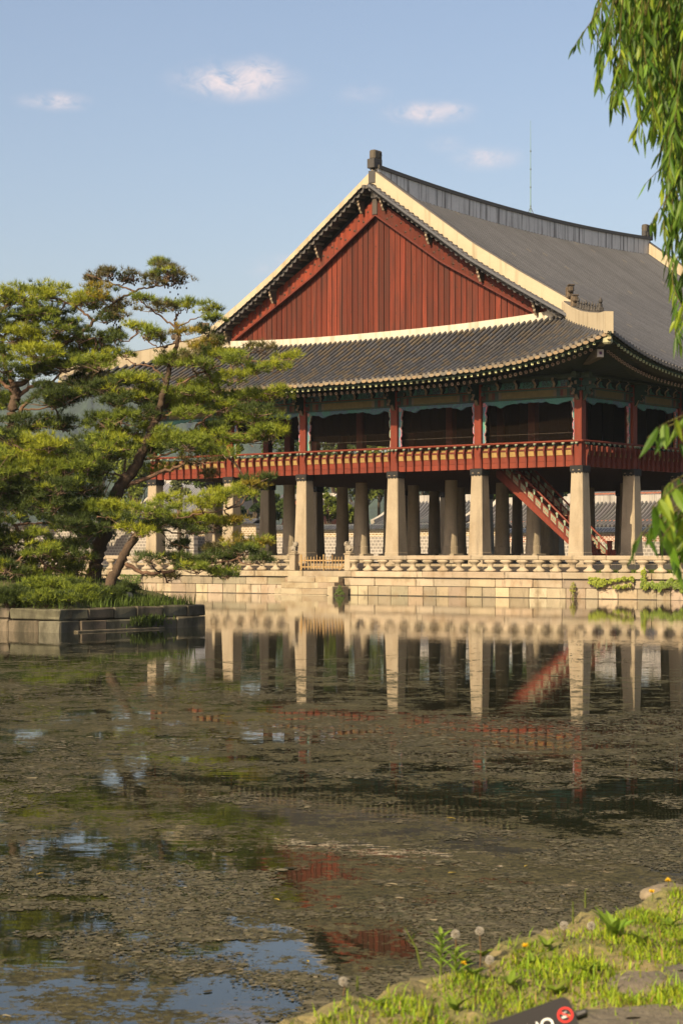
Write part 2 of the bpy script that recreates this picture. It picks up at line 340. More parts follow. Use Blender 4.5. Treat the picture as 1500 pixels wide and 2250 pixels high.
    bm = N.new('ShaderNodeBump'); bm.inputs['Distance'].default_value = .02; L.new(noise(iso, 24, 5, .75), bm.inputs['Height']); L.new(bm.outputs[0], db.inputs['Normal'])
    # ripples, a little stronger in the open lee water
    wv = mth('ADD', mth('MULTIPLY', noise(mp((.9, 2.2, 1), .3), 2.2, 3, .5), 1.0), mth('MULTIPLY', noise(mp((.3, .9, 1), .1), 1.0, 2, .5), 1.2))
    bp = N.new('ShaderNodeBump'); bp.inputs['Strength'].default_value = 1; bp.inputs['Distance'].default_value = .0008; L.new(wv, bp.inputs['Height']); L.new(bp.outputs[0], b.inputs['Normal'])
    ms = N.new('ShaderNodeMixShader'); L.new(mask, ms.inputs[0]); L.new(b.outputs[0], ms.inputs[1]); L.new(db.outputs[0], ms.inputs[2]); L.new(ms.outputs[0], out.inputs[0])
    return m
M['water'] = water_mat()
structure(MB().add([(-260, -80, 0), (260, -80, 0), (260, 260, 0), (-260, 260, 0)], [(0, 1, 2, 3)], (.01, .01, .01)).build('pond_water', M['water']))

# ------------------------------------------------------------------ the pavilion
GA = [0, -5.885, -11.168, -17.332, -22.615, -28.5]
GB = [0, 5.05, 10.05, 14.8, 19.6, 24.35, 29.35, 34.4]
AC, BC = -14.25, 17.2
G0 = -.47                                     # floor of the lower storey (over eye level)
pav = thing('pavilion', 'large two storey pavilion with grey tiled roof and red gable on stone columns', 'pavilion', Lw(0, 0, G0), -TH)
UP = (0, 0, -G0)
RED = (.155, .028, .013); RED2 = (.11, .020, .011); OCH = (.27, .175, .06); STONE = (.34, .28, .195)
GREEN = (.022, .05, .034); TEAL = (.03, .125, .105); CREAM = (.36, .28, .19); BLACK = (.018, .018, .018); TILE = (.054, .056, .064)
def oe(t): return 3.2+.8*np.abs(t)**3.6
def ze(t): return 8.85+1.42*np.abs(t)**3.6
def tg(a): return np.clip((a-AC)/18.25, -1, 1)
def tr(b): return np.clip((b-BC)/21.2, -1, 1)
def V(u): return np.interp(u, [0, 1.5, 3.42, 6.54, 9.53, 12.28, 17.45, 19], [20.05, 18.98, 17.62, 15.42, 13.62, 12.05, 9.2, 8.35])
def hipz(h): return np.interp(h, [-2.4, -.34, 1.69, 3.13, 4], [12.1, 11.42, 10.87, 10.5, 10.3])
# stone and timber columns
def square_col():
    mb = MB(); prof = [(.45, G0), (.445, .1), (.43, .12), (.325, 4.06)]
    V8 = []; c = .04
    ring = lambda h, z: [(x*h-sx_*c if i else x*h, y*h, z) for x, y, sx_, i in ()]
    pts = []
    for h, z in prof:
        k = h-c
        pts.append([(-k, -h, z), (k, -h, z), (h, -k, z), (h, k, z), (k, h, z), (-k, h, z), (-h, k, z), (-h, -k, z)])
    n = 8; F = []
    for i in range(len(prof)-1):
        for j in range(n): F.append((i*n+j, i*n+(j+1) % n, (i+1)*n+(j+1) % n, (i+1)*n+j))
    mb.add(np.array(pts).reshape(-1, 3), F, STONE); return mb
def round_col():
    mb = MB(); mb.lathe([(.43, .05), (.43, .45), (.40, .47), (.33, 4.06)], 20, col3(STONE)*.92); mb.chbox(-.5, .5, -.5, .5, G0, .05, col3(STONE)*.9, .03); return mb
sq_me = square_col().mesh('stone_column', M['column']); rd_me = round_col().mesh('round_stone_column', M['column'], False)
cap_mb = MB().chbox(-.37, .37, -.37, .37, 4.08, 4.36, BLACK, .02)
for i in range(-3, 4): 
    for s_ in (-1, 1):
        cap_mb.box(i*.1-.05, i*.1+.05, s_*.36-.015, s_*.36+.015, 4.04 if i % 2 else 4.0, 4.09, BLACK); cap_mb.box(s_*.36-.015, s_*.36+.015, i*.1-.05, i*.1+.05, 4.04 if i % 2 else 4.0, 4.09, BLACK)
for i in (-1, 1): 
    for k in range(5): cap_mb.box(i*.17-.06+k*.024, i*.17-.036+k*.024, -.384, -.372, 4.11+.03*math.sin(k/4*math.pi), 4.135+.03*math.sin(k/4*math.pi), CREAM)
cap_me = cap_mb.mesh('column_cap', M['paint'])
tim_me = MB().chbox(-.215, .215, -.215, .215, 4.36, 8.62, RED, .018).mesh('timber_column', M['redwood'])
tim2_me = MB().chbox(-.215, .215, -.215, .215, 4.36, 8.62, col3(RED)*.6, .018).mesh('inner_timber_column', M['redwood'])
for i, a in enumerate(GA):
    for j, b in enumerate(GB):
        edge = i in (0, 5) or j in (0, 7)
        o = inst('stone_column', sq_me if edge else rd_me, pav, (a, b, -G0))
        if edge:
            inst('column_cap', cap_me, o); inst('timber_column', tim_me, pav, (a, b, -G0))
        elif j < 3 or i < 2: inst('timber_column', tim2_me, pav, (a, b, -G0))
# floor, joists, inner boards and ceiling
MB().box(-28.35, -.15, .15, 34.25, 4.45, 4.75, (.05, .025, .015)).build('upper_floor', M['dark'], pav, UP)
jm = MB()
for k in range(34): jm.box(-28.3, -.2, .6+k, .78+k, 4.33, 4.45, (.055, .022, .014))
jm.build('floor_joists', M['redwood'], pav, UP)
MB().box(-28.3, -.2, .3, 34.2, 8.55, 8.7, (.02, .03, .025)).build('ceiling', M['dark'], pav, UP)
def boards(x0, x1, y0, y1, name='inner_board', zb=4.75):
    nn = int(max(abs(x1-x0), abs(y1-y0))/.62); me = None
    for k in range(nn):
        mb = MB()
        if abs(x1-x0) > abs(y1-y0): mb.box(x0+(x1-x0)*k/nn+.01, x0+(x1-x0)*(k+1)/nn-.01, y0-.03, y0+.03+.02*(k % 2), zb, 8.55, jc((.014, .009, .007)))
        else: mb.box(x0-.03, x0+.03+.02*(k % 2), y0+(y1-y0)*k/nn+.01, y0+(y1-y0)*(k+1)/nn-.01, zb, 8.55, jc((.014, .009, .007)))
        mb.build(name, M['dark'], pav, UP)
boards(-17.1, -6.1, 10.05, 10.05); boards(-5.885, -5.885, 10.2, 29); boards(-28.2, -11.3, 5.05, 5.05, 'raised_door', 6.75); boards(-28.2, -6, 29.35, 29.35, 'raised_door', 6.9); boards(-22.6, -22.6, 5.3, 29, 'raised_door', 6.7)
# bird netting just behind the outer timber columns
nm = bpy.data.materials.new('bird_net'); nm.use_nodes = True
nt = nm.node_tree; tb = nt.nodes.new('ShaderNodeBsdfTransparent'); mxs = nt.nodes.new('ShaderNodeMixShader'); mxs.inputs[0].default_value = .014
nt.nodes['Principled BSDF'].inputs['Base Color'].default_value = (.16, .11, .075, 1); nt.nodes['Principled BSDF'].inputs['Specular IOR Level'].default_value = 0
nt.links.new(tb.outputs[0], mxs.inputs[1]); nt.links.new(nt.nodes['Principled BSDF'].outputs[0], mxs.inputs[2]); nt.links.new(mxs.outputs[0], nt.nodes['Material Output'].inputs[0])
for i in range(3):
    MB().box(GA[i+1]+.2, GA[i]-.2, .30, .304, 4.76, 7.8, (1, 1, 1)).build('bird_net', nm, pav, UP)
for i in range(3):
    MB().box(GA[i+1]+.2, GA[i]-.2, .33, .345, 6.02, 6.035, (.06, .05, .04)).build('net_wire', M['dark'], pav, UP)
# ---- railing (gable side along a, long side along b)
def railing(P0, rot, bays, vis):
    # local: x runs along the side, -y outward
    r = thing_part('railing', P0, rot)
    L0, L1 = bays[0], bays[-1]
    for i in range(len(bays)-1):
        x0, x1 = bays[i]+.22, bays[i+1]-.22
        for z0, z1, yy in ((4.33, 4.60, -.15), (4.612, 4.88, -.142)):
            MB().box(x0, x1, yy, yy+.08, z0, z1, jc(RED, .06)).build('fascia_board', M['redwood'], r)
        MB().box(x0, x1, -.17, -.08, 5.16, 5.24, RED2).build('lower_rail', M['redwood'], r)
        nb = round((x1-x0)/.52)
        for k in range(nb):
            xa = x0+(x1-x0)*k/nb; xb = x0+(x1-x0)*(k+1)/nb
            inst('ochre_panel', pan_me, r, ((xa+xb)/2, -.12, 5.02), None, ((xb-xa)/.5, 1, 1))
            if k: inst('baluster', bal_me, r, (xa, -.16, 0))
        for xx in (x0+.02, x1-.02): inst('baluster', bal_me, r, (xx, -.16, 0))
    for x in bays: inst('baluster_cap', lot_me, r, (x, -.33, 0))
    MB().tube([(L0-.35, -.34, 5.56), (L1+.35, -.34, 5.56)], .055, 8, RED).build('handrail', M['redwood'], r)
    return r
def thing_part(name, loc, rot):
    o = bpy.data.objects.new(name, None); COL.objects.link(o); o.parent = pav; o.location = (loc[0], loc[1], -G0); o.rotation_euler = (0, 0, rot); return o
bm_ = MB()
prof = [(4.34, .10), (4.8, .12), (4.95, .17), (5.12, .22), (5.25, .20), (5.38, .16)]
for (z0, d0), (z1, d1) in zip(prof[:-1], prof[1:]):
    V8 = [(-.04, .02, z0), (-.04, .02, z1), (-.04, -d0, z0), (-.04, -d1, z1), (.04, .02, z0), (.04, .02, z1), (.04, -d0, z0), (.04, -d1, z1)]
    bm_.add([V8[k] for k in (2, 3, 0, 1, 6, 7, 4, 5)], BOXF, RED2)
def lotus(mb, x, y):
    WH = (.30, .29, .21); GN = (.07, .15, .11)
    mb.lathe([(.03, 5.39), (.045, 5.43), (.095, 5.475), (.10, 5.495), (.07, 5.51)], 8, WH, x, y, 1, .6); mb.lathe([(.04, 5.40), (.075, 5.43), (.06, 5.445)], 8, GN, x, y-.035, 1, .6)
lotus(bm_, 0, -.17)
bal_me = bm_.mesh('baluster', M['paint']); lot = MB(); lotus(lot, 0, 0); lot_me = lot.mesh('baluster_cap', M['paint'])
pm = MB().box(-.25, .25, -.02, .02, -.125, .125, OCH); pm.box(-.24, .24, .03, .04, .22, .36, OCH); pan_me = pm.mesh('ochre_panel', M['paint'])
railing((0, 0), 0, GA[::-1], 1)
railing((0, 0), math.pi/2, GB, 1)
# ---- painted beams, friezes and brackets, their colours darkened for the shade under the eaves
def beams(rot, bays, n_in):
    r = thing_part('painted_beam', (0, 0), rot)
    MB().tube([(bays[0]-.6, 0, 8.78), (bays[-1]+.6, 0, 8.78)], .17, 10, (.05, .07, .045)).build('purlin', M['paint'], r)
    for i in range(len(bays)-1):
        x0, x1 = bays[i]+.2, bays[i+1]-.2; L = x1-x0
        mb = MB(); cuts = [0, .05, .08, .12, .15, .19, .22]; cs = [(.06, .018, .015), (.02, .05, .035), (.10, .065, .035), (.08, .022, .016), (.03, .055, .045), (.13, .10, .065)]
        for k in range(6):
            for q0, q1 in ((cuts[k], cuts[k+1]), (1-cuts[k+1], 1-cuts[k])):
                mb.box(x0+q0*L, x0+q1*L, -.17-.004*(k % 2), .16, 7.74, 8.22, cs[k])
        for k, q in enumerate((.135, .865, .06, .94)): mb.lathe([(.001, 0), (.11, 0), (.11, .01)], 8, (.25, .10, .08), 0, 0) if False else None
        mb.box(x0+.22*L, x0+.78*L, -.17, .16, 7.74, 8.22, (.12, .095, .036)); mb.box(x0, x1, -.185, -.171, 8.14, 8.2, (.03, .07, .05)); mb.box(x0, x1, -.185, -.171, 7.76, 7.80, (.03, .07, .05))
        mb.build('lintel', M['paint'], r)
        MB().box(x0, x1, -.06, .06, 8.24, 8.60, (.016, .06, .05)).build('frieze_board', M['carving'], r)
        MB().box(x0, x1, -.10, .08, 8.225, 8.27, (.12, .035, .025)).build('frieze_strip', M['paint'], r)
        # carved valance round the opening: scalloped head and two legs
        nn = 60; top, bot = [], []
        for k in range(nn+1):
            s = k/nn; top.append((x0+s*L, 7.745)); e = min(s, 1-s)
            d = .16+.16*math.exp(-((e-.2)/.07)**2)+.13*max(0, 1-e/.07)+.03*abs(math.sin(s*L*4.2))+.018*math.sin(s*L*13)
            bot.append((x0+s*L, 7.74-d))
        mb = MB().strip_prism(top, bot, lambda u, v, t: (u, t, v), -.05, .04, TEAL)
        for sg, xx in ((1, x0), (-1, x1)):
            tp, bt = [], []
            for k in range(25):
                s = k/24; z = 7.6-s*(7.6-5.62); wd = .20-.09*s+.035*math.sin(s*22)+.02*math.sin(s*47)
                tp.append((xx, z)); bt.append((xx+sg*wd, z))
            mb.strip_prism(tp, bt, lambda u, v, t: (u, t, v), -.045, .035, (.05, .20, .16))
            mb.strip_prism([(u+sg*.0, v) for u, v in bt], [(u+sg*.028, v) for u, v in bt], lambda u, v, t: (u, t, v), -.052, .042, CREAM)
            mb.box(xx+sg*.09-.09, xx+sg*.09+.09, -.06, .05, 7.48, 7.68, (.28, .17, .13))
        mb.build('carved_valance', M['carving'], r)
        for k in range(1, 5): inst('frieze_hook', hook_me, r, (x0+L*k/5, 0, 0))
    for x in bays: inst('column_bracket', ik_me, r, (x, 0, 0))
    return r
def outline_prism(mb, pts, t0, t1, c, edge=None):
    # closed outline in (y,z), extruded along x; fan from the middle of the base strip
    pts = np.array(pts, float); n = len(pts); ctr = pts.mean(0)
    V_ = [(t, y, z) for t in (t0, t1) for y, z in pts]+[(t0, *ctr), (t1, *ctr)]
    F = [(2*n, (i+1) % n, i) for i in range(n)]+[(2*n+1, n+i, n+(i+1) % n) for i in range(n)]
    mb.add(V_, F, c); mb.add(V_, [(i, (i+1) % n, n+(i+1) % n, n+i) for i in range(n)], edge if edge is not None else c)
ik = MB()
outline_prism(ik, [(.1, 8.62), (-.95, 8.60), (-1.0, 8.50), (-.72, 8.42), (-.80, 8.28), (-.98, 8.20), (-.95, 8.12), (-.62, 8.16), (-.55, 8.0), (-.70, 7.86), (-.66, 7.80), (-.40, 7.86), (-.30, 7.62), (-.22, 7.55), (.1, 7.7)], -.09, .09, (.018, .042, .03), (.17, .13, .085))
for s_ in (-1, 1):
    V_ = [(s_*.2, .02), (s_*.75, .02), (s_*.55, .12)]
    ik.box(min(s_*.1, s_*.62), max(s_*.1, s_*.62), -.2, .12, 8.26, 8.5, (.02, .05, .04)); ik.box(min(s_*.1, s_*.4), max(s_*.1, s_*.4), -.21, .1, 8.02, 8.2, (.025, .06, .05)); ik.box(min(s_*.62, s_*.7), max(s_*.62, s_*.7), -.205, .1, 8.3, 8.46, (.15, .11, .08))
ik.box(-.25, .25, -.24, .2, 7.72, 7.76, (.12, .03, .02))
ik_me = ik.mesh('column_bracket', M['paint'])
hk = MB(); outline_prism(hk, [(0, 8.66), (-.42, 8.70), (-.5, 8.60), (-.36, 8.50), (-.30, 8.40), (-.34, 8.27), (-.28, 8.24), (-.16, 8.36), (-.05, 8.45), (0, 8.42)], -.07, .07, (.016, .03, .023), (.22, .17, .11))
hk.box(-.22, .22, -.075, -.061, 8.30, 8.56, (.06, .20, .16)); hook_me = hk.mesh('frieze_hook', M['paint'])
beams(0, GA[::-1], 0); beams(math.pi/2, GB, 0)
# ---- roof
roof = thing_part('roof', (0, 0), 0)
def tiles(P0, P1, c, r0=.094, r1=.082):
    # half-round tiles from P0 (lower end) to P1
    P0, P1 = np.asarray(P0, float), np.asarray(P1, float); d = P1-P0; ln = np.linalg.norm(d, axis=1)[:, None]; t = d/ln
    P1 = P1+t*.03
    u = np.cross(t, (0, 0, 1.0)); u /= np.linalg.norm(u, axis=1)[:, None]; w = np.cross(u, t)
    ang = np.radians([-25, 8, 41, 74, 106, 139, 172, 205]); k = 8
    lo = [P0+r0*(math.cos(q)*u+math.sin(q)*w) for q in ang]
    Va = np.stack(lo+[P1+r1*(math.cos(q)*u+math.sin(q)*w) for q in ang]+lo, 1)
    N = len(P0); base = (np.arange(N)*3*k)[:, None]
    F = np.concatenate([base+np.array((i+1, i, i+k, i+k+1)) for i in range(k-1)])
    T = np.concatenate([base+2*k+np.array((0, i, i+1)) for i in range(1, k-1)])
    return Va.reshape(-1, 3), F, T, np.tile(c, (k-1, 1)), np.tile(c, (k-2, 1))
def add_tiles(mb, P0, P1, c, **k):
    Va, F, T, cf, ctt = tiles(P0, P1, c, **k); n0 = mb.n
    mb.add(Va, F, cf); mb.ch.append((np.zeros((0, 3)), T+n0, ctt))
def gable_row(a, w):
    t = tg(a); q = abs(a-AC); b0, z0 = -oe(t), ze(t)
    if q <= 11.9: b1, z1 = 2.3, 11.72+.35*(q/11.9)**2.5
    else: h = q-14.25; b1, z1 = -h, hipz(h)
    w = np.asarray(w); return np.stack([np.full_like(w, a), b0+(b1-b0)*w, z0+(z1-z0)*w-.14*np.sin(math.pi*w)*min(1, (b1-b0)/5)], -1), math.hypot(b1-b0, z1-z0)
def long_row(b, w):
    t = tr(b); ue = 14.25+oe(t); w = np.asarray(w, float)
    if b < 1.3: u0 = 14.25-b
    else: u0 = .25
    u = ue+(u0-ue)*w; tb = np.clip((b-BC)/15, -1, 1)
    f = np.clip(u/ue, 0, 1); z = V(u)+(ze(t)-V(ue))*f**5-.45*(1-tb*tb)*(1-f)
    if b < 1.3:
        hz = hipz(-b); z = ze(t)+(hz-ze(t))*w-.05*np.sin(math.pi*w)
    return np.stack([AC+u, np.full_like(u, b), z], -1), math.hypot(ue-u0, float(z[-1]-z[0]))
rows_a = np.arange(-32.05, 3.75, .352); rows_b = np.arange(-3.55, 33.2, .352)
WW = np.linspace(0, 1, 9)
under = MB(); G = np.array([gable_row(a, WW)[0] for a in np.concatenate([[-32.5], rows_a, [4.0]])]); under.grid(G+np.array((0, 0, -.11)), (.018, .018, .018))  # bed coloured nearly black for the shade in the channels between rows
W2 = np.linspace(0, 1, 24)
seg1 = [long_row(b, W2)[0] for b in np.concatenate([[-4.0], np.arange(-3.5, 1.3, .3), [1.299]])]; seg2 = [long_row(b, W2)[0] for b in np.concatenate([[1.301], np.arange(2, 33.1, .5), [33.1]])]
for sg in (seg1, seg2):
    under.grid(np.array(sg)[:, ::-1]+np.array((0, 0, -.10)), (.018, .018, .018))
mir = np.array(seg2); mir[..., 0] = 2*AC-mir[..., 0]; under.grid(mir, TILE)
mir = np.array(seg1); mir[..., 0] = 2*AC-mir[..., 0]; under.grid(mir, TILE)
G2 = G.copy(); G2[..., 1] = 34.4-G2[..., 1]; under.grid(G2[::-1], TILE)
for sg in (seg1,):
    g = np.array(sg); g[..., 1] = 34.4-g[..., 1]; under.grid(g, TILE); g = g.copy(); g[..., 0] = 2*AC-g[..., 0]; under.grid(g[:, ::-1], TILE)
under.build('roof_bed', M['tile'], roof)
def tcol(n, warm=.25):
    base = np.tile(col3(TILE), (n, 1))*rng.uniform(.82, 1.18, (n, 1)); k = rng.random(n) < warm
    base[k] = np.array((.086, .072, .055))*rng.uniform(.8, 1.1, (k.sum(), 1)); return base
field = MB(); single = []
one = MB(); add_tiles(one, [(0, 0, 0)], [(0, 1, 0)], np.array([TILE])); one_m = [one.mesh('roof_tile', M['tile'], True)]
for cc in ((.08, .068, .055), (.056, .054, .055), (.068, .065, .063)):
    q = MB(); add_tiles(q, [(0, 0, 0)], [(0, 1, 0)], np.array([cc])); one_m.append(q.mesh('roof_tile', M['tile'], True))
em = []
for cc in ((.20, .14, .075), (.165, .12, .07), (.10, .088, .07), (.18, .135, .08)):  # tan carries the sunlight on the dusty clay of the gable eave
    q = MB(); q.tube([(0, -.05, .02), (0, .0, .025), (0, .2, .04)], [.108, .104, .09], 12, (.10, .09, .08)); q.tube([(0, -.056, .02), (0, -.05, .02)], [.07, .078], 10, (.14, .12, .095))
    xs_ = .176+.155*np.cos(np.linspace(math.pi, 0, 9)); tp = [(x, -.045+.075*math.sqrt(max(0, 1-((x-.176)/.155)**2))) for x in xs_]; bt = [(x, -.045-.10*math.sqrt(max(0, 1-((x-.176)/.155)**2))) for x in xs_]
    q.strip_prism(tp, bt, lambda u, v, t: (u, t+.25*v, v), -.05, -.02, cc); em.append(q.mesh('eave_tile', M['tile']))
n_single = 0
for a in rows_a[::-1]:
    w0 = np.array([0., 1.]); L = gable_row(a, w0)[1]; nT = max(1, round(L/.37)); p = gable_row(a, np.linspace(0, 1, nT+1))[0]; p[:, 2] += .05
    o = inst('eave_tile', em[rng.choice(4, p=[.4, .25, .1, .25])], roof, p[0]+rng.normal(0, .012, 3), (rng.normal(0, .05), rng.normal(0, .05), rng.normal(0, .04)))
    P0, P1 = p[:-1].copy(), p[1:].copy(); P0[:, 0] += rng.normal(0, .006, nT)
    if n_single+nT <= 300 and a < 1.6:
        for k in range(nT):
            d = P1[k]-P0[k]; inst('roof_tile', one_m[rng.choice(4, p=[.3, .25, .25, .2])], roof, P0[k]+np.array((0, 0, rng.uniform(0, .008))), (math.atan2(d[2], d[1]), 0, rng.normal(0, .015)), (1, float(np.linalg.norm(d)), 1))
        n_single += nT
    else: add_tiles(field, P0, P1, tcol(nT, .38 if -26 < a < 1 else .15))
for b in rows_b:
    L = long_row(b, [0., 1.])[1]; nT = max(1, round(L/.37)); p = long_row(b, np.linspace(0, 1, nT+1))[0]; p[:, 2] += .05
    c = np.tile(col3(TILE)*rng.uniform(.85, 1.2), (nT, 1))*rng.uniform(.95, 1.05, (nT, 1)); hl = rng.random(nT) < .01; c[hl] = (.085, .08, .075)
    add_tiles(field, p[:-1], p[1:], c, r0=.100, r1=.096)
    if b < 15: inst('eave_tile', em[2], roof, p[0], (rng.normal(0, .04), rng.normal(0, .04), math.pi/2))  # long side takes the grey end, without the painted sunlight
stuff(field.build('roof_tile_field', M['tile'], roof, smooth=True))
# verge (gable edge) tiles
vm = []
for cc in ((.055, .052, .051), (.066, .06, .055)):
    q = MB(); q.tube([(0, -.36, .0), (0, .5, .03)], [.115, .1], 10, cc); q.tube([(0, -.366, 0), (0, -.36, 0)], [.085, .09], 10, col3(cc)*1.35)
    xs = np.linspace(-.02, .36, 9); tp = [(x, -.07) for x in xs]; bt = [(x, -.08-.15*math.sin((x+.02)/.38*math.pi)) for x in xs]
    q.strip_prism(tp, bt, lambda u, v, t: (u, t, v), -.33, -.27, col3(cc)*1.3); q.strip_prism(tp, [(x, v+.03) for x, v in bt], lambda u, v, t: (u, t, v), -.27, .3, col3(cc)*.7); vm.append(q.mesh('verge_tile', M['tile']))
s_at = [0.0]; us = np.arange(.15, 12.45, .01); cum = np.concatenate([[0], np.cumsum(np.hypot(np.diff(us), np.diff(V(us))))])
for s in np.arange(.05, cum[-1], .385):
    u = float(np.interp(s, cum, us)); sl_ = (V(u+.1)-V(u-.1))/.2
    for sg in (1, -1):
        inst('verge_tile', vm[rng.integers(2)], roof, (AC+sg*u, 1.80+rng.normal(0, .012), V(u)+.02), (rng.normal(.03, .02), math.atan(-sl_)*sg, rng.normal(0, .03)), (sg, 1, 1) if False else None)
# verge ridge, main ridge, hip ridges
gab = thing_part('gable', (0, 0), 0)
us = np.linspace(.0, 12.55, 40)
PL = (.43, .365, .255)
for sg in (1, -1):
    for bb, nm_ in ((1.98, 0), (32.0, 1)):
        mb = MB().strip_prism([(AC+sg*u, V(u)+.86) for u in us], [(AC+sg*u, V(u)+.02) for u in us], lambda u, v, t: (u, t, v), bb, bb+.42, PL)
        mb.build('verge_ridge', M['plaster'], roof)
        MB().strip_prism([(AC+sg*u, V(u)+.93) for u in us], [(AC+sg*u, V(u)+.855) for u in us], lambda u, v, t: (u, t, v), bb+.10, bb+.50, (.08, .075, .07)).build('ridge_capping', M['tile'], roof)
bs = np.linspace(2.2, 32.3, 40); rt = np.array([20.70+.48*(abs(b-17.25)/15.1)**2 for b in bs])
MB().strip_prism(list(zip(bs, rt-.2)), list(zip(bs, rt-1.75)), lambda u, v, t: (AC+t, u, v), -.24, .24, (.72, .70, .65)).build('main_ridge', M['ridgeplaster'], roof)
MB().strip_prism(list(zip(bs, rt)), list(zip(bs, rt-.2)), lambda u, v, t: (AC+t, u, v), -.32, .32, (.085, .075, .062)).build('ridge_capping', M['tile'], roof)
hh = np.linspace(-2.45, 3.9, 24); ht = np.interp(hh, [-2.45, -.9, 1.69, 3.13, 3.9], [12.95, 12.26, 11.56, 11.28, 11.2])
hs = np.array([np.interp(h, [-2.45, -.9, .5, 1.69, 3.13, 3.9], [12.95, 12.30, 11.86, 11.58, 11.3, 11.24]) for h in hh])
def hip_pt(mx_, my_):
    def f(u, v, t):
        a, b = u+t*.7071, -u+t*.7071
        return (2*AC-a if mx_ else a, 34.4-b if my_ else b, v)
    return f
for mx_, my_ in ((0, 0), (1, 0), (0, 1), (1, 1)):
    MB().strip_prism(list(zip(hh, hs-.03)), list(zip(hh, hipz(hh)-.12)), hip_pt(mx_, my_), -.2, .2, PL).build('hip_ridge', M['plaster'], roof)
    MB().strip_prism(list(zip(hh[:-1], hs[:-1]+.02)), list(zip(hh[:-1], hs[:-1]-.03)), hip_pt(mx_, my_), -.12, .24, (.10, .095, .09)).build('ridge_capping', M['tile'], roof)
# ridge-end beasts
def ridge_beast(mb):
    c = (.045, .042, .04)
    mb.chbox(-.24, .24, -.42, .30, 0, .52, c, .03); mb.chbox(-.20, .20, -.30, .42, .50, 1.02, (.075, .062, .045), .07); mb.chbox(-.18, .18, .12, .46, .18, .6, c, .06)
    mb.chbox(-.2, .2, .42, .82, -.3, .12, c, .08)
    for k in range(10):
        q = k/9*5.0; mb.chbox(-.225, .225, .2+.12*math.cos(q)-.03, .2+.12*math.cos(q)+.03, .76+.12*math.sin(q)-.03, .76+.12*math.sin(q)+.03, (.03, .028, .026), .01)
    for k in range(6): mb.chbox(-.25, .25, -.35+k*.11, -.29+k*.11, .06+.05*(k % 2), .4, (.03, .028, .026), .015)
rb_me_ = MB(); ridge_beast(rb_me_); rbm = rb_me_.mesh('ridge_beast', M['tile'])
inst('ridge_beast', rbm, roof, (AC, 2.25, 20.98)); inst('ridge_beast', rbm, roof, (AC, 32.25, 20.98), (0, 0, math.pi))
MB().chbox(AC-.22, AC+.22, 1.93, 1.985, 20.18, 20.86, (.05, .047, .045), .015).build('ridge_end_plate', M['tile'], roof)
def dragon_head(mb):
    c = (.13, .095, .06)
    mb.chbox(-.16, .16, -.25, .2, 0, .62, c, .05); mb.chbox(-.15, .15, -.5, -.15, .28, .62, col3(c)*.6, .08); mb.chbox(-.13, .13, -.42, -.2, .02, .22, col3(c)*.5, .06)
    for k in range(3): mb.chbox(-.17, .17, -.52+k*.12, -.46+k*.12, .6, .68, col3(c)*.4, .02)
dh = MB(); dragon_head(dh); dhm = dh.mesh('dragon_head', M['tile'])
for mx_ in (0, 1):
    f = hip_pt(mx_, 0); rz = math.radians(45 if not mx_ else -45)
    inst('dragon_head', dhm, roof, (AC+(12.3 if not mx_ else -12.3), 2.2, V(12.3)+.86), (0, 0, rz))
    inst('dragon_head', dhm, roof, f(-.95, 12.25, .02), (.1, 0, rz), (.9, .8, .95))
fig = MB(); c = (.045, .04, .035)
fig.lathe([(.10, 0), (.12, .06), (.085, .16), (.09, .24), (.05, .29)], 7, c); fig.lathe([(.03, .27), (.07, .31), (.075, .36), (.04, .42), (.015, .47)], 7, c, 0, -.05); fig.chbox(-.035, .035, -.15, -.07, .30, .36, c, .01); fig.chbox(-.09, .09, -.16, -.10, 0, .14, c, .02)
fgm = fig.mesh('roof_figure', M['tile'])
for k in range(9):
    h = -.3+k*.375; z = float(np.interp(h, hh, hs)); sc = 1.5 if k == 8 else rng.uniform(.8, 1.05)
    inst('roof_figure', fgm, roof, hip_pt(0, 0)(h, z, .02), (0, 0, math.radians(45)+rng.normal(0, .2)), (sc*.9, sc*.9, sc*rng.uniform(.9, 1.1)))
# lightning rod
lr = MB().tube([(AC, 17.9, 20.7), (AC, 17.9, 26.4)], [.035, .012], 6, (.16, .27, .25))
for k in range(3):
    q = k*2.1; lr.tube([(AC+.22*math.cos(q), 17.9+.22*math.sin(q), 20.68), (AC, 17.9, 21.15)], .02, 5, (.05, .05, .05))
for z in (21.15, 22.3, 23.4, 24.5): lr.tube([(AC, 17.9, z), (AC, 17.9, z+.08)], .05, 6, (.1, .13, .12))
lr.build('lightning_rod', M['iron'], roof)
# gable wall: planks, bargeboards, studs, scroll brackets
def B(u): return np.interp(u, [0, 4.3, 10.2, 11.9], [18.42, 15.5, 12.30, 11.45])
def base_top(a): q = abs(a-AC); return 11.72+.35*min(1, q/11.9)**2.5
MB().strip_prism([(AC+u, B(abs(u))+.6) for u in np.linspace(-11.8, 11.8, 41)], [(AC+u, 11.6) for u in np.linspace(-11.8, 11.8, 41)], lambda u, v, t: (u, t, v), 2.62, 2.7, (.02, .01, .008)).build('gable_backing', M['dark'], gab)
wdt = .362; npl = int(11.5/wdt)
for k in range(-npl, npl):
    x0, x1 = AC+k*wdt+.022, AC+(k+1)*wdt-.022; y = 2.56+rng.uniform(0, .03)
    zt0, zt1 = B(abs(x0-AC))+.25, B(abs(x1-AC))+.25; zb = base_top((x0+x1)/2)-.05
    if min(zt0, zt1) < zb+.15: continue
    c = jc(col3(RED)*np.array((.78, .85, .9)), .12)
    mb = MB().add([(x0, y, zb), (x0, y, zt0), (x0, y+.06, zb), (x0, y+.06, zt0), (x1, y, zb), (x1, y, zt1), (x1, y+.06, zb), (x1, y+.06, zt1)], BOXF, c)
    mb.build('plank', M['plank'], gab)
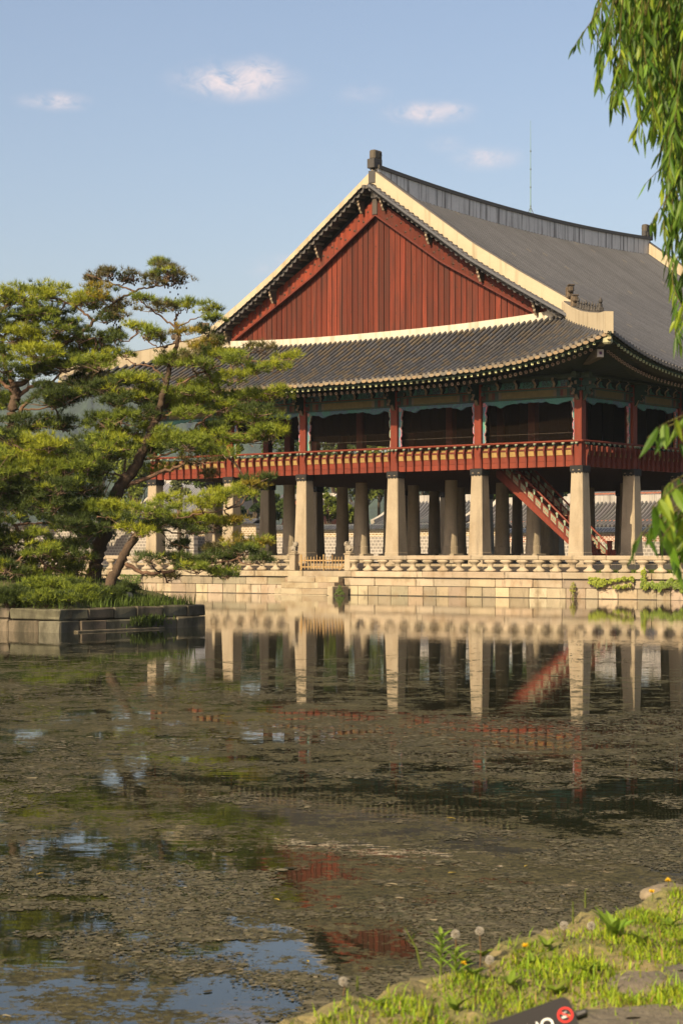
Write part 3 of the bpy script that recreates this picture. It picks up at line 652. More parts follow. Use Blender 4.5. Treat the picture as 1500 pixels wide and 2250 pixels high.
MB().box(AC-.03, AC+.03, 2.53, 2.57, 12, 18.4, (.10, .03, .02)).build('centre_batten', M['plank'], gab)
st = MB()
for sg in (1, -1):
    uu = np.linspace(0.0, 11.9, 30)
    MB().strip_prism([(AC+sg*u, min(B(u)+.98, V(u)-.05)) for u in uu], [(AC+sg*u, B(u)+.06) for u in uu], lambda u, v, t: (u, t, v), 2.26, 2.36, jc(col3(RED)*.95, .05)).build('bargeboard', M['plank'], gab)
    MB().strip_prism([(AC+sg*u, B(u)+.12) for u in uu], [(AC+sg*u, B(u)+.02) for u in uu], lambda u, v, t: (u, t, v), 2.23, 2.42, jc(RED2, .05)).build('bargeboard_edge', M['redwood'], gab)
    for u in np.arange(.5, 11.6, .62):
        for dz, du in ((.62, 0), (.30, .3)):
            z = B(u+du)+dz; x = AC+sg*(u+du); r_ = .085
            st.add([(x-r_, 2.26, z), (x, 2.26, z-r_), (x+r_, 2.26, z), (x, 2.26, z+r_), (x, 2.21, z)], [(0, 1, 4), (1, 2, 4), (2, 3, 4), (3, 0, 4)], (.05, .028, .018))
    for u in (.75, 3.75, 7.05, 10.45):
        q = MB(); z = V(u)-.22
        zs = [z, z-.09, z-.17, z-.27, z-.38, z-.48, z-.58, z-.68]; fr = [1.70, 1.66, 1.74, 1.72, 1.84, 1.82, 1.92, 1.98]
        for i in range(7):
            q.add([(x, y, zz) for x in (AC+sg*u-.065, AC+sg*u+.065) for y, zz in ((fr[i+1], zs[i+1]), (fr[i], zs[i]), (2.26, zs[i+1]), (2.26, zs[i]))], BOXF, np.array([(.06, .045, .035), (.06, .045, .035), (.24, .185, .13), (.06, .05, .04), (.10, .07, .05), (.10, .07, .05)]))
        q.build('scroll_bracket', M['paint'], gab)
    for u in np.arange(.4, 12, .55):
        inst_mb = MB().tube([(AC+sg*u, 1.68, V(u)-.19), (AC+sg*u, 2.4, V(u)-.15)], .075, 6, (.15, .14, .10)); inst_mb.build('verge_rafter', M['paint'], gab)
    MB().strip_prism([(AC+sg*u, V(u)-.055) for u in us], [(AC+sg*u, V(u)-.11) for u in us], lambda u, v, t: (u, t, v), 1.54, 2.6, (.04, .045, .04)).build('verge_board', M['dark'], gab)
stuff(st.build('studs', M['iron'], gab))
MB().chbox(AC-.17, AC+.17, 2.19, 2.26, 18.5, 19.35, (.07, .055, .045), .02).build('apex_plate', M['iron'], gab)
xs = np.linspace(AC-12.1, AC+12.1, 40)
MB().strip_prism([(x, base_top(x)+.36) for x in xs], [(x, base_top(x)-.1) for x in xs], lambda u, v, t: (u, t, v), 2.16, 2.46, (.52, .47, .38)).build('base_flashing', M['plaster'], gab)
# eaves: soffit, edge boards, rafters, hip beam
sof = MB()
def eave_line(side, q):
    # side 0: along a, 1: along b ; returns outer point, base point
    if side == 0: t = tg(q); return np.array((q, -oe(t), ze(t))), np.array((min(max(q, -28.5), 0), 0, 8.9))
    t = tr(q); return np.array((oe(t), q, ze(t))), np.array((0, min(max(q, 0), 34.4), 8.9))
qa = np.linspace(-32.5, 4, 60); qb = np.linspace(-4, 38.4, 60)
for side, qs in ((0, qa), (1, qb)):
    g = []
    for q in qs:
        o_, i_ = eave_line(side, q); o_ = o_-np.array((0, 0, .10)); 
        g.append([i_, i_+(o_-i_)*.6+np.array((0, 0, .06)), o_])
    g = np.array(g); sof.grid(g if side == 1 else g[:, ::-1], (.035, .05, .035))
gm = sof.ch[:]
for V_, F_, C_ in gm:
    Vm = V_.copy(); Vm[:, 0] = 2*AC-Vm[:, 0] if abs(V_[:, 0]).max() < 5 else Vm[:, 0]
sof.build('soffit', M['paint'], roof)
for side, qs in ((0, qa), (1, qb)):
    e = [eave_line(side, q)[0] for q in qs]
    nrm = np.array((0, -1., 0)) if side == 0 else np.array((1., 0, 0))
    for (off, zt, zb, cc) in ((-.07, .03, -.11, (.035, .05, .035)), (-.16, -.12, -.18, (.05, .10, .07))):
        V_ = []; 
        for p in e:
            for d in (0, -.06):
                for z in (zt, zb): V_.append(p+nrm*(off+d)+np.array((0, 0, z)))
        F_ = []
        for i in range(len(e)-1):
            k = i*4; F_ += [(k, k+1, k+5, k+4), (k+2, k+6, k+7, k+3), (k, k+4, k+6, k+2), (k+1, k+3, k+7, k+5)]
        MB().add(V_, F_, cc).build('eave_board', M['paint'], roof)
rr = MB().tube([(0, 0, 0), (0, 2.6, 0)], .10, 10, (.06, .07, .045)); rr.tube([(0, -.012, 0), (0, .0, 0)], [.088, .092], 10, (.36, .25, .19)); rr.tube([(0, -.02, 0), (0, -.01, 0)], [.03, .035], 6, (.10, .06, .05))
for k in range(6): q = k*math.pi/3; rr.box(.055*math.cos(q)-.012, .055*math.cos(q)+.012, -.018, -.010, .055*math.sin(q)-.012, .055*math.sin(q)+.012, (.5, .42, .34))
rrm = rr.mesh('round_rafter', M['paint'])
fr_ = MB().box(-.06, .06, 0, 1.7, -.065, .065, (.10, .095, .055)); fr_.box(-.056, .056, -.012, 0, -.061, .061, (.50, .50, .27)); fr_.box(-.02, .02, -.016, -.011, -.035, .03, (.08, .16, .10)); frm = fr_.mesh('flying_rafter', M['paint'])
def rafters(side, qs):
    for q in qs:
        o_, _ = eave_line(side, q)
        lo, hi = (-28.5, 0) if side == 0 else (0, 34.4)
        m = 3.6
        base = q
        if q > hi-m: base = hi-m+(q-hi+m)*.42
        if q < lo+m: base = lo+m+(q-lo-m)*.42
        bp = np.array((base, 1.2, 0)) if side == 0 else np.array((-1.2, base, 0))
        d = o_[:2]-bp[:2]; L = np.hypot(*d); d = d/L; phi = math.atan2(d[0], -d[1])
        pf = o_-np.array((*(d*.20), .235)); pr = o_-np.array((*(d*(1.15+.35*(abs(tg(q) if side == 0 else tr(q))**6))), .40))
        inst('flying_rafter', frm, roof, pf, (.10, 0, phi)); inst('round_rafter', rrm, roof, pr, (.22, 0, phi))
rafters(0, np.arange(-31.3, 3.2, .37)); rafters(1, np.arange(-2.8, 14, .37))
for mx_ in (0, 1):
    f = hip_pt(mx_, 0); hb = MB()
    hb.beam(f(-.4, 9.35, 0), f(2.75, 9.45, 0), .34, .42, (.15, .125, .08)); hb.beam(f(.2, 9.75, 0), f(3.72, 10.0, 0), .30, .36, (.17, .15, .085))
    hb.beam(f(2.75, 9.45, 0), f(2.80, 9.452, 0), .30, .36, (.45, .42, .40)); hb.beam(f(2.79, 9.45, 0), f(2.82, 9.452, 0), .12, .14, (.10, .05, .12))
    hb.build('hip_beam', M['paint'], roof)
    hd = MB(); p = np.array(f(3.72, 10.02, 0)); hd.lathe([(.17, -.3), (.24, -.2), (.22, .05), (.20, .18), (.12, .27), (.03, .30)], 10, (.34, .33, .20), p[0], p[1]); hd.ch[-1] = hd.ch[-1]
    o = MB(); o.lathe([(.16, -.30), (.24, -.22), (.21, .02), (.20, .16), (.12, .25), (.03, .28)], 10, (.33, .32, .19)); o.chbox(-.1, .1, -.34, -.18, -.12, .02, (.42, .36, .2), .03); o.chbox(-.08, .08, -.30, -.18, .05, .14, (.3, .28, .15), .02)
    o.build('hip_beam_head', M['paint'], roof, p, (0, 0, math.radians(45 if not mx_ else -45)))
# ---- staircase to the upper floor
stair = thing_part('staircase', (0, 0), 0)
T0, T1 = np.array((-5.95, 4.55)), np.array((-.40, G0+.12))
for b in (1.6, 3.4):
    sl_ = (T1-T0); k = sl_[1]/sl_[0]
    def zl(a): return T0[1]+(a-T0[0])*k
    MB().strip_prism([(-5.95, zl(-5.95)), (-.42, zl(-.42))], [(-5.95, zl(-5.95)-.55), (-.42, zl(-.42)-.55+.42)], lambda u, v, t: (u, t, v), b, b+.1, RED).build('stringer', M['redwood'], stair)
    MB().strip_prism([(-5.95, zl(-5.95)+.52), (-.42, zl(-.42)+.52)], [(-5.95, zl(-5.95)+.003), (-.42, zl(-.42)+.003)], lambda u, v, t: (u, t, v), b+.02, b+.06, RED2).build('stair_panel', M['redwood'], stair)
    MB().tube([(-6.1, b+.02, zl(-6.1)+.86), (-.2, b+.02, zl(-.2)+.86)], .05, 8, RED).build('stair_handrail', M['redwood'], stair)
    q = MB(); nP = 12
    for i in range(nP):
        a0, a1 = -5.9+i*5.4/nP+.08, -5.9+(i+1)*5.4/nP-.06
        pm_ = MB().strip_prism([(a0, zl(a0)+.44), (a1, zl(a1)+.44)], [(a0, zl(a0)+.12), (a1, zl(a1)+.12)], lambda u, v, t: (u, t, v), b-.005, b+.05, (.22, .21, .14))
        for j in range(5):
            x = a0+(a1-a0)*(.18+.16*j); h = .16 if j % 2 else .05
            pm_.strip_prism([(x, zl(x)+.22+h), (x+.05, zl(x+.05)+.22+h)], [(x, zl(x)+.15+h), (x+.05, zl(x+.05)+.15+h)], lambda u, v, t: (u, t, v), b-.010, b-.006, (.10, .20, .14) if j % 2 else (.28, .05, .03))
        pm_.build('stair_inset', M['paint'], stair)
        x = a1+.05; kn = MB().lathe([(.04, zl(x)+.52), (.04, zl(x)+.62), (.085, zl(x)+.72), (.09, zl(x)+.76), (.06, zl(x)+.79)], 8, (.24, .30, .21), x, b+.02, 1, .6); kn.build('stair_baluster', M['paint'], stair)
for i in range(20):
    a = -5.8+i*.275; z = T0[1]+(a-T0[0])*((T1-T0)[1]/(T1-T0)[0])
    MB().box(a, a+.30, 1.71, 3.39, z-.05, z, RED2).build('tread', M['redwood'], stair)
for b in (1.6, 3.4):
    nw = MB().chbox(-.42, -.24, b-.06, b+.14, G0, .62, RED2, .02); nw.chbox(-.26, .02, b-.05, b+.13, G0, .25, RED2, .04); nw.chbox(-.44, -.22, b-.08, b+.16, .62, .70, RED, .02); nw.build('newel_post', M['redwood'], stair)
MB().chbox(-1.0, .1, 1.4, 3.7, G0, G0+.12, STONE, .02).build('stair_plinth', M['column'], stair)

# ------------------------------------------------------------------ terrace, retaining wall, balustrade, steps
TZ = -.845
def tgrid(name, a0, a1, b0, b1, z, m, nm='structure'):
    o = MB().add([Lw(a0, b0, z), Lw(a1, b0, z), Lw(a1, b1, z), Lw(a0, b1, z)], [(0, 1, 2, 3)], (.1, .1, .1)).build(name, m); return structure(o)
tgrid('terrace_ground', -47, 17, -2.2, 46, TZ-.02, M['earth'])
pvt = thing('pavilion_plinth', 'low granite plinth paved in grey under the pavilion columns', 'plinth', Lw(0, 0, TZ), -TH)
MB().box(-29.6, 1.1, -.95, 35.5, TZ-.02, G0-.012, (.2, .18, .15)).build('paving', M['paving'], pvt, (0, 0, -TZ))
x = -30.0
while x < 1.4:
    w = rng.uniform(1.6, 2.4); MB().chbox(x, min(x+w, 1.45)-.012, -1.32, -.95, TZ-.02, G0, jc(STONE), .02, .006).build('edge_stone', M['granite'], pvt, (0, 0, -TZ)); x += w
y = -1.3
while y < 35:
    w = rng.uniform(1.6, 2.4); MB().chbox(1.1, 1.45, y+.012, y+w, TZ-.02, G0, jc(STONE), .02, .006).build('edge_stone', M['granite'], pvt, (0, 0, -TZ)); y += w
A0W, A1W = -46.5, 16.5
wall = thing('terrace_wall', 'long pale granite retaining wall of the pavilion terrace rising from the water', 'retaining wall', Lw(0, -2.5, -EYE), -TH)
WB = (0, 2.5, EYE)                              # child offset so that parts can use plan axes and eye-level heights
MB().box(A0W, A1W, -2.2, -1.9, -EYE-.5, TZ-.03, (.06, .05, .04)).build('wall_core', M['granite'], wall, WB)
def course(a0, a1, z0, z1, wl, wh, b, name='stone_block', cj=.14, dep=.5):
    x = a0
    while x < a1-.05:
        w = min(rng.uniform(wl, wh), a1-x); w = a1-x if a1-x-w < wl*.4 else w
        MB().chbox(x+.012, x+w-.012, b+rng.uniform(-.02, .02), b+dep, z0+.009, z1-.009, jc(STONE, cj), .022, .008).build(name, M['granite'], wall, WB); x += w
course(A0W, A1W, -1.16, TZ, 3.2, 5.0, -2.62, 'coping_stone')
course(A0W, -16.0, -1.60, -1.16, 1.1, 2.8, -2.5, 'stone_block', .22); course(-12.7, A1W, -1.60, -1.16, 1.1, 2.8, -2.5, 'stone_block', .22); course(-16, -12.7, -1.6, -1.16, 3, 3.3, -2.5)
course(A0W, -16.0, -EYE-.3, -1.60, .62, 1.15, -2.47, 'stone_block', .2); course(-12.7, A1W, -EYE-.3, -1.60, .62, 1.15, -2.47, 'stone_block', .2); course(-16, -12.7, -EYE-.3, -1.6, 3, 3.3, -2.47)
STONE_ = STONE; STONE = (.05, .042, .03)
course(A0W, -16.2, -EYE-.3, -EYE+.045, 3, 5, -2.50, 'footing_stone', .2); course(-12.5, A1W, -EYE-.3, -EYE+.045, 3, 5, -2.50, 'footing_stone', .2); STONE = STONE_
steps = thing('stone_steps', 'granite steps going down to the water below the wooden barrier', 'steps', Lw(-14.35, -2.62, -EYE), -TH)
SB = (14.35, 2.62, EYE)
for k in range(4):
    z1 = TZ-.31*(k+1)+.02; bo = -2.63-.40*(k+1); x0, x1 = -16.05-.12*k, -12.62+.05*k
    cut = x0+(x1-x0)*rng.uniform(.4, .75)
    for xa, xb in ((x0, cut), (cut, x1)): MB().chbox(xa+.006, xb-.006, bo+rng.uniform(-.01, .01), -2.64 if k < 1 else bo+.8, z1-.305 if k < 3 else -EYE-.3, z1, jc(STONE, .12), .02, .008).build('step_stone', M['granite'], steps, SB)
MB().chbox(-12.6, -12.25, -4.0, -2.66, -EYE-.3, -1.62, jc(STONE), .03, .01).build('cheek_stone', M['granite'], steps, SB)
bal = thing('stone_balustrade', 'pale granite balustrade with hourglass balusters along the terrace edge', 'balustrade', Lw(0, -2.3, TZ), -TH)
BB = (0, 2.3, -TZ)
bl = MB().lathe([(.29, TZ), (.34, TZ+.05), (.33, TZ+.10), (.20, TZ+.17), (.135, TZ+.24), (.15, TZ+.29), (.135, TZ+.33), (.20, TZ+.40), (.32, TZ+.47), (.35, TZ+.53), (.30, TZ+.585)], 10, STONE, 0, 0, 1, .62)
bls = []
for k in range(3):
    q = MB(); pr = [(r_*rng.uniform(.93, 1.07), z) for r_, z in [(.29, TZ), (.34, TZ+.05), (.33, TZ+.10), (.20, TZ+.17), (.135, TZ+.24), (.15, TZ+.29), (.135, TZ+.33), (.20, TZ+.40), (.32, TZ+.47), (.35, TZ+.53), (.30, TZ+.585)]]
    q.lathe(pr, 12, jc(STONE, .12), 0, 0, 1, .62); bls.append(q.mesh('baluster', M['granite'], True))
for a0, a1 in ((A0W, -16.05), (-12.65, A1W)):
    nb = round((a1-a0)/.945)
    for k in range(nb): inst('baluster', bls[rng.integers(3)], bal, (a0+(k+.5)*(a1-a0)/nb, 0, -TZ), (0, 0, rng.normal(0, .06)), (1, 1, 1))
    x = a0
    while x < a1-.3:
        w = min(rng.uniform(3.4, 4.4), a1-x); MB().chbox(x+.006, x+w-.006, -2.46, -2.12, -.27, -.045+rng.uniform(-.006, .006), jc(STONE, .08), .045, .005).build('rail_stone', M['granite'], bal, BB); x += w
for a, mir_ in ((-16.2, 1), (-12.5, -1)):
    p = MB().chbox(a-.19, a+.19, -2.48, -2.1, TZ, .0, STONE, .03, .005); p.chbox(a-.22, a+.22, -2.51, -2.07, .0, .07, STONE, .02); p.lathe([(.16, .07), (.2, .11), (.2, .16), (.14, .19)], 10, STONE, a, -2.29); o = p.build('balustrade_post', M['granite'], bal, BB)
    ln = MB(); c = (.30, .26, .20)
    ln.tube([(a-.14*mir_, -2.29, .24), (a-.02*mir_, -2.29, .34), (a+.10*mir_, -2.29, .44)], [.15, .16, .13], 9, c); ln.lathe([(.02, .40), (.12, .44), (.155, .54), (.13, .64), (.05, .69)], 10, c, a+.13*mir_, -2.31)
    ln.chbox(a+.20*mir_-.06, a+.20*mir_+.06, -2.42, -2.2, .46, .55, c, .03); ln.tube([(a+.12*mir_, -2.38, .19), (a+.14*mir_, -2.38, .42)], [.05, .06], 7, c); ln.tube([(a+.12*mir_, -2.2, .19), (a+.14*mir_, -2.2, .42)], [.05, .06], 7, c)
    ln.tube([(a-.2*mir_, -2.29, .2), (a-.26*mir_, -2.29, .36), (a-.2*mir_, -2.29, .44)], [.05, .045, .02], 6, c)
    for s_ in (-1, 1): ln.chbox(a+.06*mir_-.03, a+.06*mir_+.03, -2.31+s_*.13-.03, -2.31+s_*.13+.03, .60, .70, c, .01)
    ln.build('stone_lion', M['granite'], bal, BB, smooth=False)
# wooden barrier between the posts
bar = thing('wooden_barrier', 'low bare wood picket barrier closing the top of the stone steps', 'barrier', Lw(-14.3, -2.1, TZ), -TH)
QB = (14.3, 2.1, -TZ); WC = (.34, .22, .095)
for z in (TZ+.16, TZ+.50): MB().chbox(-15.9, -12.8, -2.12, -2.06, z, z+.07, jc(WC), .008).build('rail', M['wood'], bar, QB)
for k in range(15):
    a = -15.8+k*.207; h = .74 if k % 5 else .84; MB().chbox(a-.022, a+.022, -2.15, -2.115, TZ+.06, TZ+h, jc(WC), .006).build('picket', M['wood'], bar, QB)
for a in (-15.9, -14.35, -12.8): MB().chbox(a-.04, a+.04, -2.12, -2.03, TZ, TZ+.86, jc(WC), .01).build('post', M['wood'], bar, QB)
for a in (-15.9, -12.8): MB().beam((a, -2.06, TZ+.6), (a-.35, -2.3, TZ+.03), .05, .05, jc(WC)).build('brace', M['wood'], bar, QB)

# ------------------------------------------------------------------ island with pines
IC = np.array(((132-750)/FPX*51.2, 51.2))       # near corner
A2, B2 = np.array((CT, -ST)), np.array((ST, CT)) # plan axes in world
def Iw(a, b, z): p = IC+A2*a+B2*b; return np.array((p[0], p[1], z))
def sm(x): x = np.clip(x, 0, 1); return x*x*(3-2*x)
def isl_z(a, b): return .60+.78*sm(np.minimum(np.minimum(-a/2.6, b/1.9), np.minimum((6.0-b)/1.9, (a+24)/2)))
ga, gb = np.meshgrid(np.linspace(-24, -.06, 110), np.linspace(.06, 5.7, 40), indexing='ij')
gz = isl_z(ga, gb)+.05*np.sin(ga*2.1+gb*3)+.04*np.sin(ga*5.3-gb*4.1)*np.cos(gb*7)
G = np.stack([IC[0]+A2[0]*ga+B2[0]*gb, IC[1]+A2[1]*ga+B2[1]*gb, np.where((ga > -.3) | (gb < .3) | (gb > 5.5), np.minimum(gz, .60), gz)], -1)
structure(MB().grid(G, (.075, .075, .03)).build('island_ground', M['turf']))
iw = thing('island_wall', 'dark weathered two course stone wall edging the pine island', 'retaining wall', (IC[0], IC[1], 0), -TH)
MB().box(-24, -.12, .12, 5.64, -.5, .55, (.05, .045, .035)).build('wall_core', M['darkstone'], iw)
ISTONE = (.135, .115, .08)
for z0, z1, off in ((-.35, .315, -.03), (.325, .64, .0)):
    x = -24.0
    while x < -.05:
        w = min(rng.uniform(1.1, 2.2), -x); w = -x if -x-w < .5 else w
        MB().chbox(x+.01, x+w-.01, off+rng.uniform(-.02, .02), off+.5, z0+.006, z1-rng.uniform(0, .012), jc(ISTONE, .28), .035, .02).build('stone_block', M['darkstone'], iw); x += w
    y = .0
    while y < 5.7:
        w = min(rng.uniform(.65, 1.15), 5.77-y); w = 5.77-y if 5.77-y-w < .4 else w
        MB().chbox(-.5, -off+rng.uniform(-.02, .02), y+.01, y+w-.01, z0+.006, z1-rng.uniform(0, .012), jc(ISTONE, .28), .035, .02).build('stone_block', M['darkstone'], iw); y += w
MB().chbox(.0, .16, .5, 3.9, -.2, .045, jc(ISTONE), .02, .01).build('footing_stone', M['darkstone'], iw)

def c6(x, y): return x/2.3077, 550+y/2.3077
def c7(x, y): return x/2.3077, 950+y/2.3077
def needles(mb, ctrs, axes, ln, n, cols, wd=.015, spread=.75):
    N = len(ctrs); C = np.repeat(ctrs, n, 0); A = np.repeat(axes, n, 0)+rng.normal(0, spread, (N*n, 3)); A /= np.linalg.norm(A, axis=1)[:, None]
    L = np.repeat(ln, n)[:, None]*rng.uniform(.7, 1.15, (N*n, 1))
    sd_ = np.cross(A, rng.normal(0, 1, (N*n, 3))); sd_ /= np.linalg.norm(sd_, axis=1)[:, None]
    b0 = C+A*L*.05; V_ = np.stack([b0-sd_*wd/2, b0+sd_*wd/2, b0+A*L], 1).reshape(-1, 3)
    mb.add(V_, np.arange(N*n*3).reshape(-1, 3), np.repeat(cols, n, 0)*rng.uniform(.8, 1.2, (N*n, 1)))
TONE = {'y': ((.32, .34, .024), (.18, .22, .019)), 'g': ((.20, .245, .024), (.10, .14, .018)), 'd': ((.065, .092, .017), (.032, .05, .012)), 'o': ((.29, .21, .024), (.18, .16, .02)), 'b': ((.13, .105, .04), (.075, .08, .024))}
def pine(label, Y, limbs, pads, base_z=None, cones=None, dens=1.0):
    bx = np.array(limbs[0][0][0]); p0 = P(bx[0], bx[1], Y)
    t = thing('pine_tree', label, 'pine tree', p0, 0, 'pines on the island')
    tr_ = MB(); pts_all = []
    for li, (pts, r0, r1) in enumerate(limbs):
        q = np.array([P(x, y, Y+(d[0] if d else 0)) for x, y, *d in pts])
        if li == 0: q = np.vstack([q[0]-np.array((0, 0, .5)), q])
        s = spline(q, max(8, 5*len(q))); s[1:-1] += rng.normal(0, .018, (len(s)-2, 3))
        rr_ = np.linspace(r0, r1, len(s))*(.95 if li == 0 else .62)*rng.uniform(.9, 1.12, len(s))
        if li == 0: rr_[:3] *= (1.35, 1.22, 1.1)
        tr_.tube(s-p0, rr_, 9, (.17, .105, .07) if r0 < .12 else (.085, .06, .042)); pts_all.append(s)
    A_ = np.concatenate(pts_all); tw = MB(); nd = MB(); cn = MB()
    for x, y, rx, ry, tone in pads:
        Yp = Y+rng.uniform(-.9, .9); c = P(x, y, Yp); k = Yp/FPX; Rx, Rz = rx*k, ry*k; Ry = np.clip(Rx*.75, .35, 1.5)
        c[1] = np.clip(c[1], Y-1.2, Y+1.2)
        j = np.argmin(((A_-c)*np.array((1, .5, 1.2)))@np.eye(3)**2 @ np.ones(3) if False else np.sum(((A_-c)*np.array((1, .6, 1.3)))**2, 1)); src = A_[j]
        basep = c-np.array((0, 0, Rz*.45))
        if np.linalg.norm(src-basep) > .12:
            mid = (src+basep)/2+np.array((0, rng.normal(0, .1), -.06+rng.normal(0, .05))); s = spline([src, mid, basep], 8); s[1:-1] += rng.normal(0, .025, (6, 3))
            tw.tube(s-p0, np.linspace(min(.05, .018+.012*np.linalg.norm(src-basep)), .014, 8), 6, (.15, .095, .065))
        Rx *= 1.12; Rz *= 1.1; n = int(max(7, dens*4.6*(Rx*Rz)/(.30*.16)))
        u = rng.normal(0, 1, (n, 3)); u /= np.linalg.norm(u, axis=1)[:, None]; r_ = rng.random(n)**.45*np.where(rng.random(n) < .16, 1.35, 1); sc = c+u*r_[:, None]*np.array((Rx, Ry, Rz*.9))
        for q in sc:
            m = int(rng.integers(7, 14)); rad = rng.uniform(.18, .34)
            v = rng.normal(0, 1, (m, 3)); v /= np.linalg.norm(v, axis=1)[:, None]; v[:, 2] = np.abs(v[:, 2])*.9-.12
            pos = q+v*rad*np.array((1, 1, .62))*rng.uniform(.3, 1, (m, 1))
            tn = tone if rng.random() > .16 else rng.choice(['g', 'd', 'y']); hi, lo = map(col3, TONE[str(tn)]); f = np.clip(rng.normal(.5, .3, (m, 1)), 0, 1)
            needles(nd, pos-p0, v*.6+np.array((0, 0, .75)), np.full(m, .175), 12, lo+(hi-lo)*f)
            if rng.random() < .7:
                s = np.array([basep+rng.normal(0, .08, 3), (basep+q)/2-np.array((0, 0, .04)), q]); tw.tube(s-p0, [.016, .012, .006], 4, (.20, .14, .10), caps=False)
    tr_.build('trunk', M['bark'], t, smooth=True); stuff(tw.build('branches', M['bark'], t)); nd.build('crown', M['needle'], t)
    if cones:
        for x, y, rx, ry, nn in cones:
            for k in range(nn):
                q = P(x+rng.normal(0, rx*.7), y+rng.normal(0, ry*.7), Y+rng.normal(0, .4))-p0; cn.lathe([(.008, -.03), (.026, -.01), (.022, .02), (.006, .04)], 5, (.035, .025, .018), q[0], q[1]); V_ = cn.ch[-2][0]; V_[:, 2] += q[2]
        stuff(cn.build('cones', M['bark'], t))
    return t
# A: the big yellow-green pine on the left
LA = [([(26, 1010), (29, 950), (30, 905), (36, 870), (30, 845)], .24, .15), ([(30, 848), (56, 838), (82, 808), (100, 795), (126, 770), (152, 747), (186, 728), (208, 704), (232, 680), (260, 658), (295, 641), (329, 632), (366, 626)], .14, .03),
      ([(36, 874), (69, 849), (95, 840), (147, 845), (180, 850)], .11, .04), ([(32, 920), (60, 885), (87, 862), (106, 845), (140, 815)], .10, .04), ([(43, 902), (87, 899), (130, 891), (170, 880)], .05, .02),
      ([(299, 641), (264, 630), (243, 622), (215, 612), (190, 602)], .05, .015), ([(208, 706), (190, 690), (165, 672), (120, 655), (70, 650)], .07, .02), ([(30, 848), (12, 800), (10, 740), (40, 700), (60, 670)], .11, .03),
      ([(30, 860), (0, 835), (-40, 800), (-80, 760)], .10, .04), ([(10, 745), (-30, 700), (-70, 680)], .07, .03), ([(147, 750), (180, 745), (230, 742), (262, 738)], .04, .015)]
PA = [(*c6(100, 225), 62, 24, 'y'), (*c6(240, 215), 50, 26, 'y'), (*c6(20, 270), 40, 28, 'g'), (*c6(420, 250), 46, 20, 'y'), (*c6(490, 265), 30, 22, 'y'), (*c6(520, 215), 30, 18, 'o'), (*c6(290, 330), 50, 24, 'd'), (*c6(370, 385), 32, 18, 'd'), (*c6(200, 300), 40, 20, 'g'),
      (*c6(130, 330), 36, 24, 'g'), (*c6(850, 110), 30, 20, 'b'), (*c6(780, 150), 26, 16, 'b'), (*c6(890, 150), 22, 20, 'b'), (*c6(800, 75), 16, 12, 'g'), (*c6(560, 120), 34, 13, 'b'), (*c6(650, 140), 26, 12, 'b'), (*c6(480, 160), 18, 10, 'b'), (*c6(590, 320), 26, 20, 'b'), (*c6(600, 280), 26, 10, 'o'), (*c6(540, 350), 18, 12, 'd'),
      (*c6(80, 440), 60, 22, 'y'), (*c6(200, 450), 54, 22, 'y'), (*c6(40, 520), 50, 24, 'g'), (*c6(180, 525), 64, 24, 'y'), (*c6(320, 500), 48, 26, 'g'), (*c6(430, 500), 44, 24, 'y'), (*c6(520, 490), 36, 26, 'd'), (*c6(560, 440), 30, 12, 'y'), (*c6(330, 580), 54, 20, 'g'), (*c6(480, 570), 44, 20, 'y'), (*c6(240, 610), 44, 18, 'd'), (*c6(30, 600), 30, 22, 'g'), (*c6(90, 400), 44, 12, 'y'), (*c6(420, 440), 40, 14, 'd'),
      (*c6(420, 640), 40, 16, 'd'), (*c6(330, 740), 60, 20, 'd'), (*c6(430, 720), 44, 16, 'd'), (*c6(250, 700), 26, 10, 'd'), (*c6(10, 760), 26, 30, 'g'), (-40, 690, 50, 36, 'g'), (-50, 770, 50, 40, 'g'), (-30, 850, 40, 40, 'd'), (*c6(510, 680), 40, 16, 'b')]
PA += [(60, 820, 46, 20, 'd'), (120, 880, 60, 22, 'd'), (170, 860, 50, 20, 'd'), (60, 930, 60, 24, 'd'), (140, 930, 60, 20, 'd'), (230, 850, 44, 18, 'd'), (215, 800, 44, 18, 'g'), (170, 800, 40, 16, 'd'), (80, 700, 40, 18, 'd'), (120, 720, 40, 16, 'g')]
pine('big yellow green pine on the island whose cone laden top limb reaches over the sky', 56.6, LA, PA, cones=[(*c6(880, 160), 22, 14, 60), (*c6(560, 130), 34, 10, 60), (*c6(660, 150), 18, 10, 34), (*c6(600, 370), 14, 14, 24), (*c6(560, 300), 26, 14, 30), (*c6(60, 270), 40, 10, 40)])
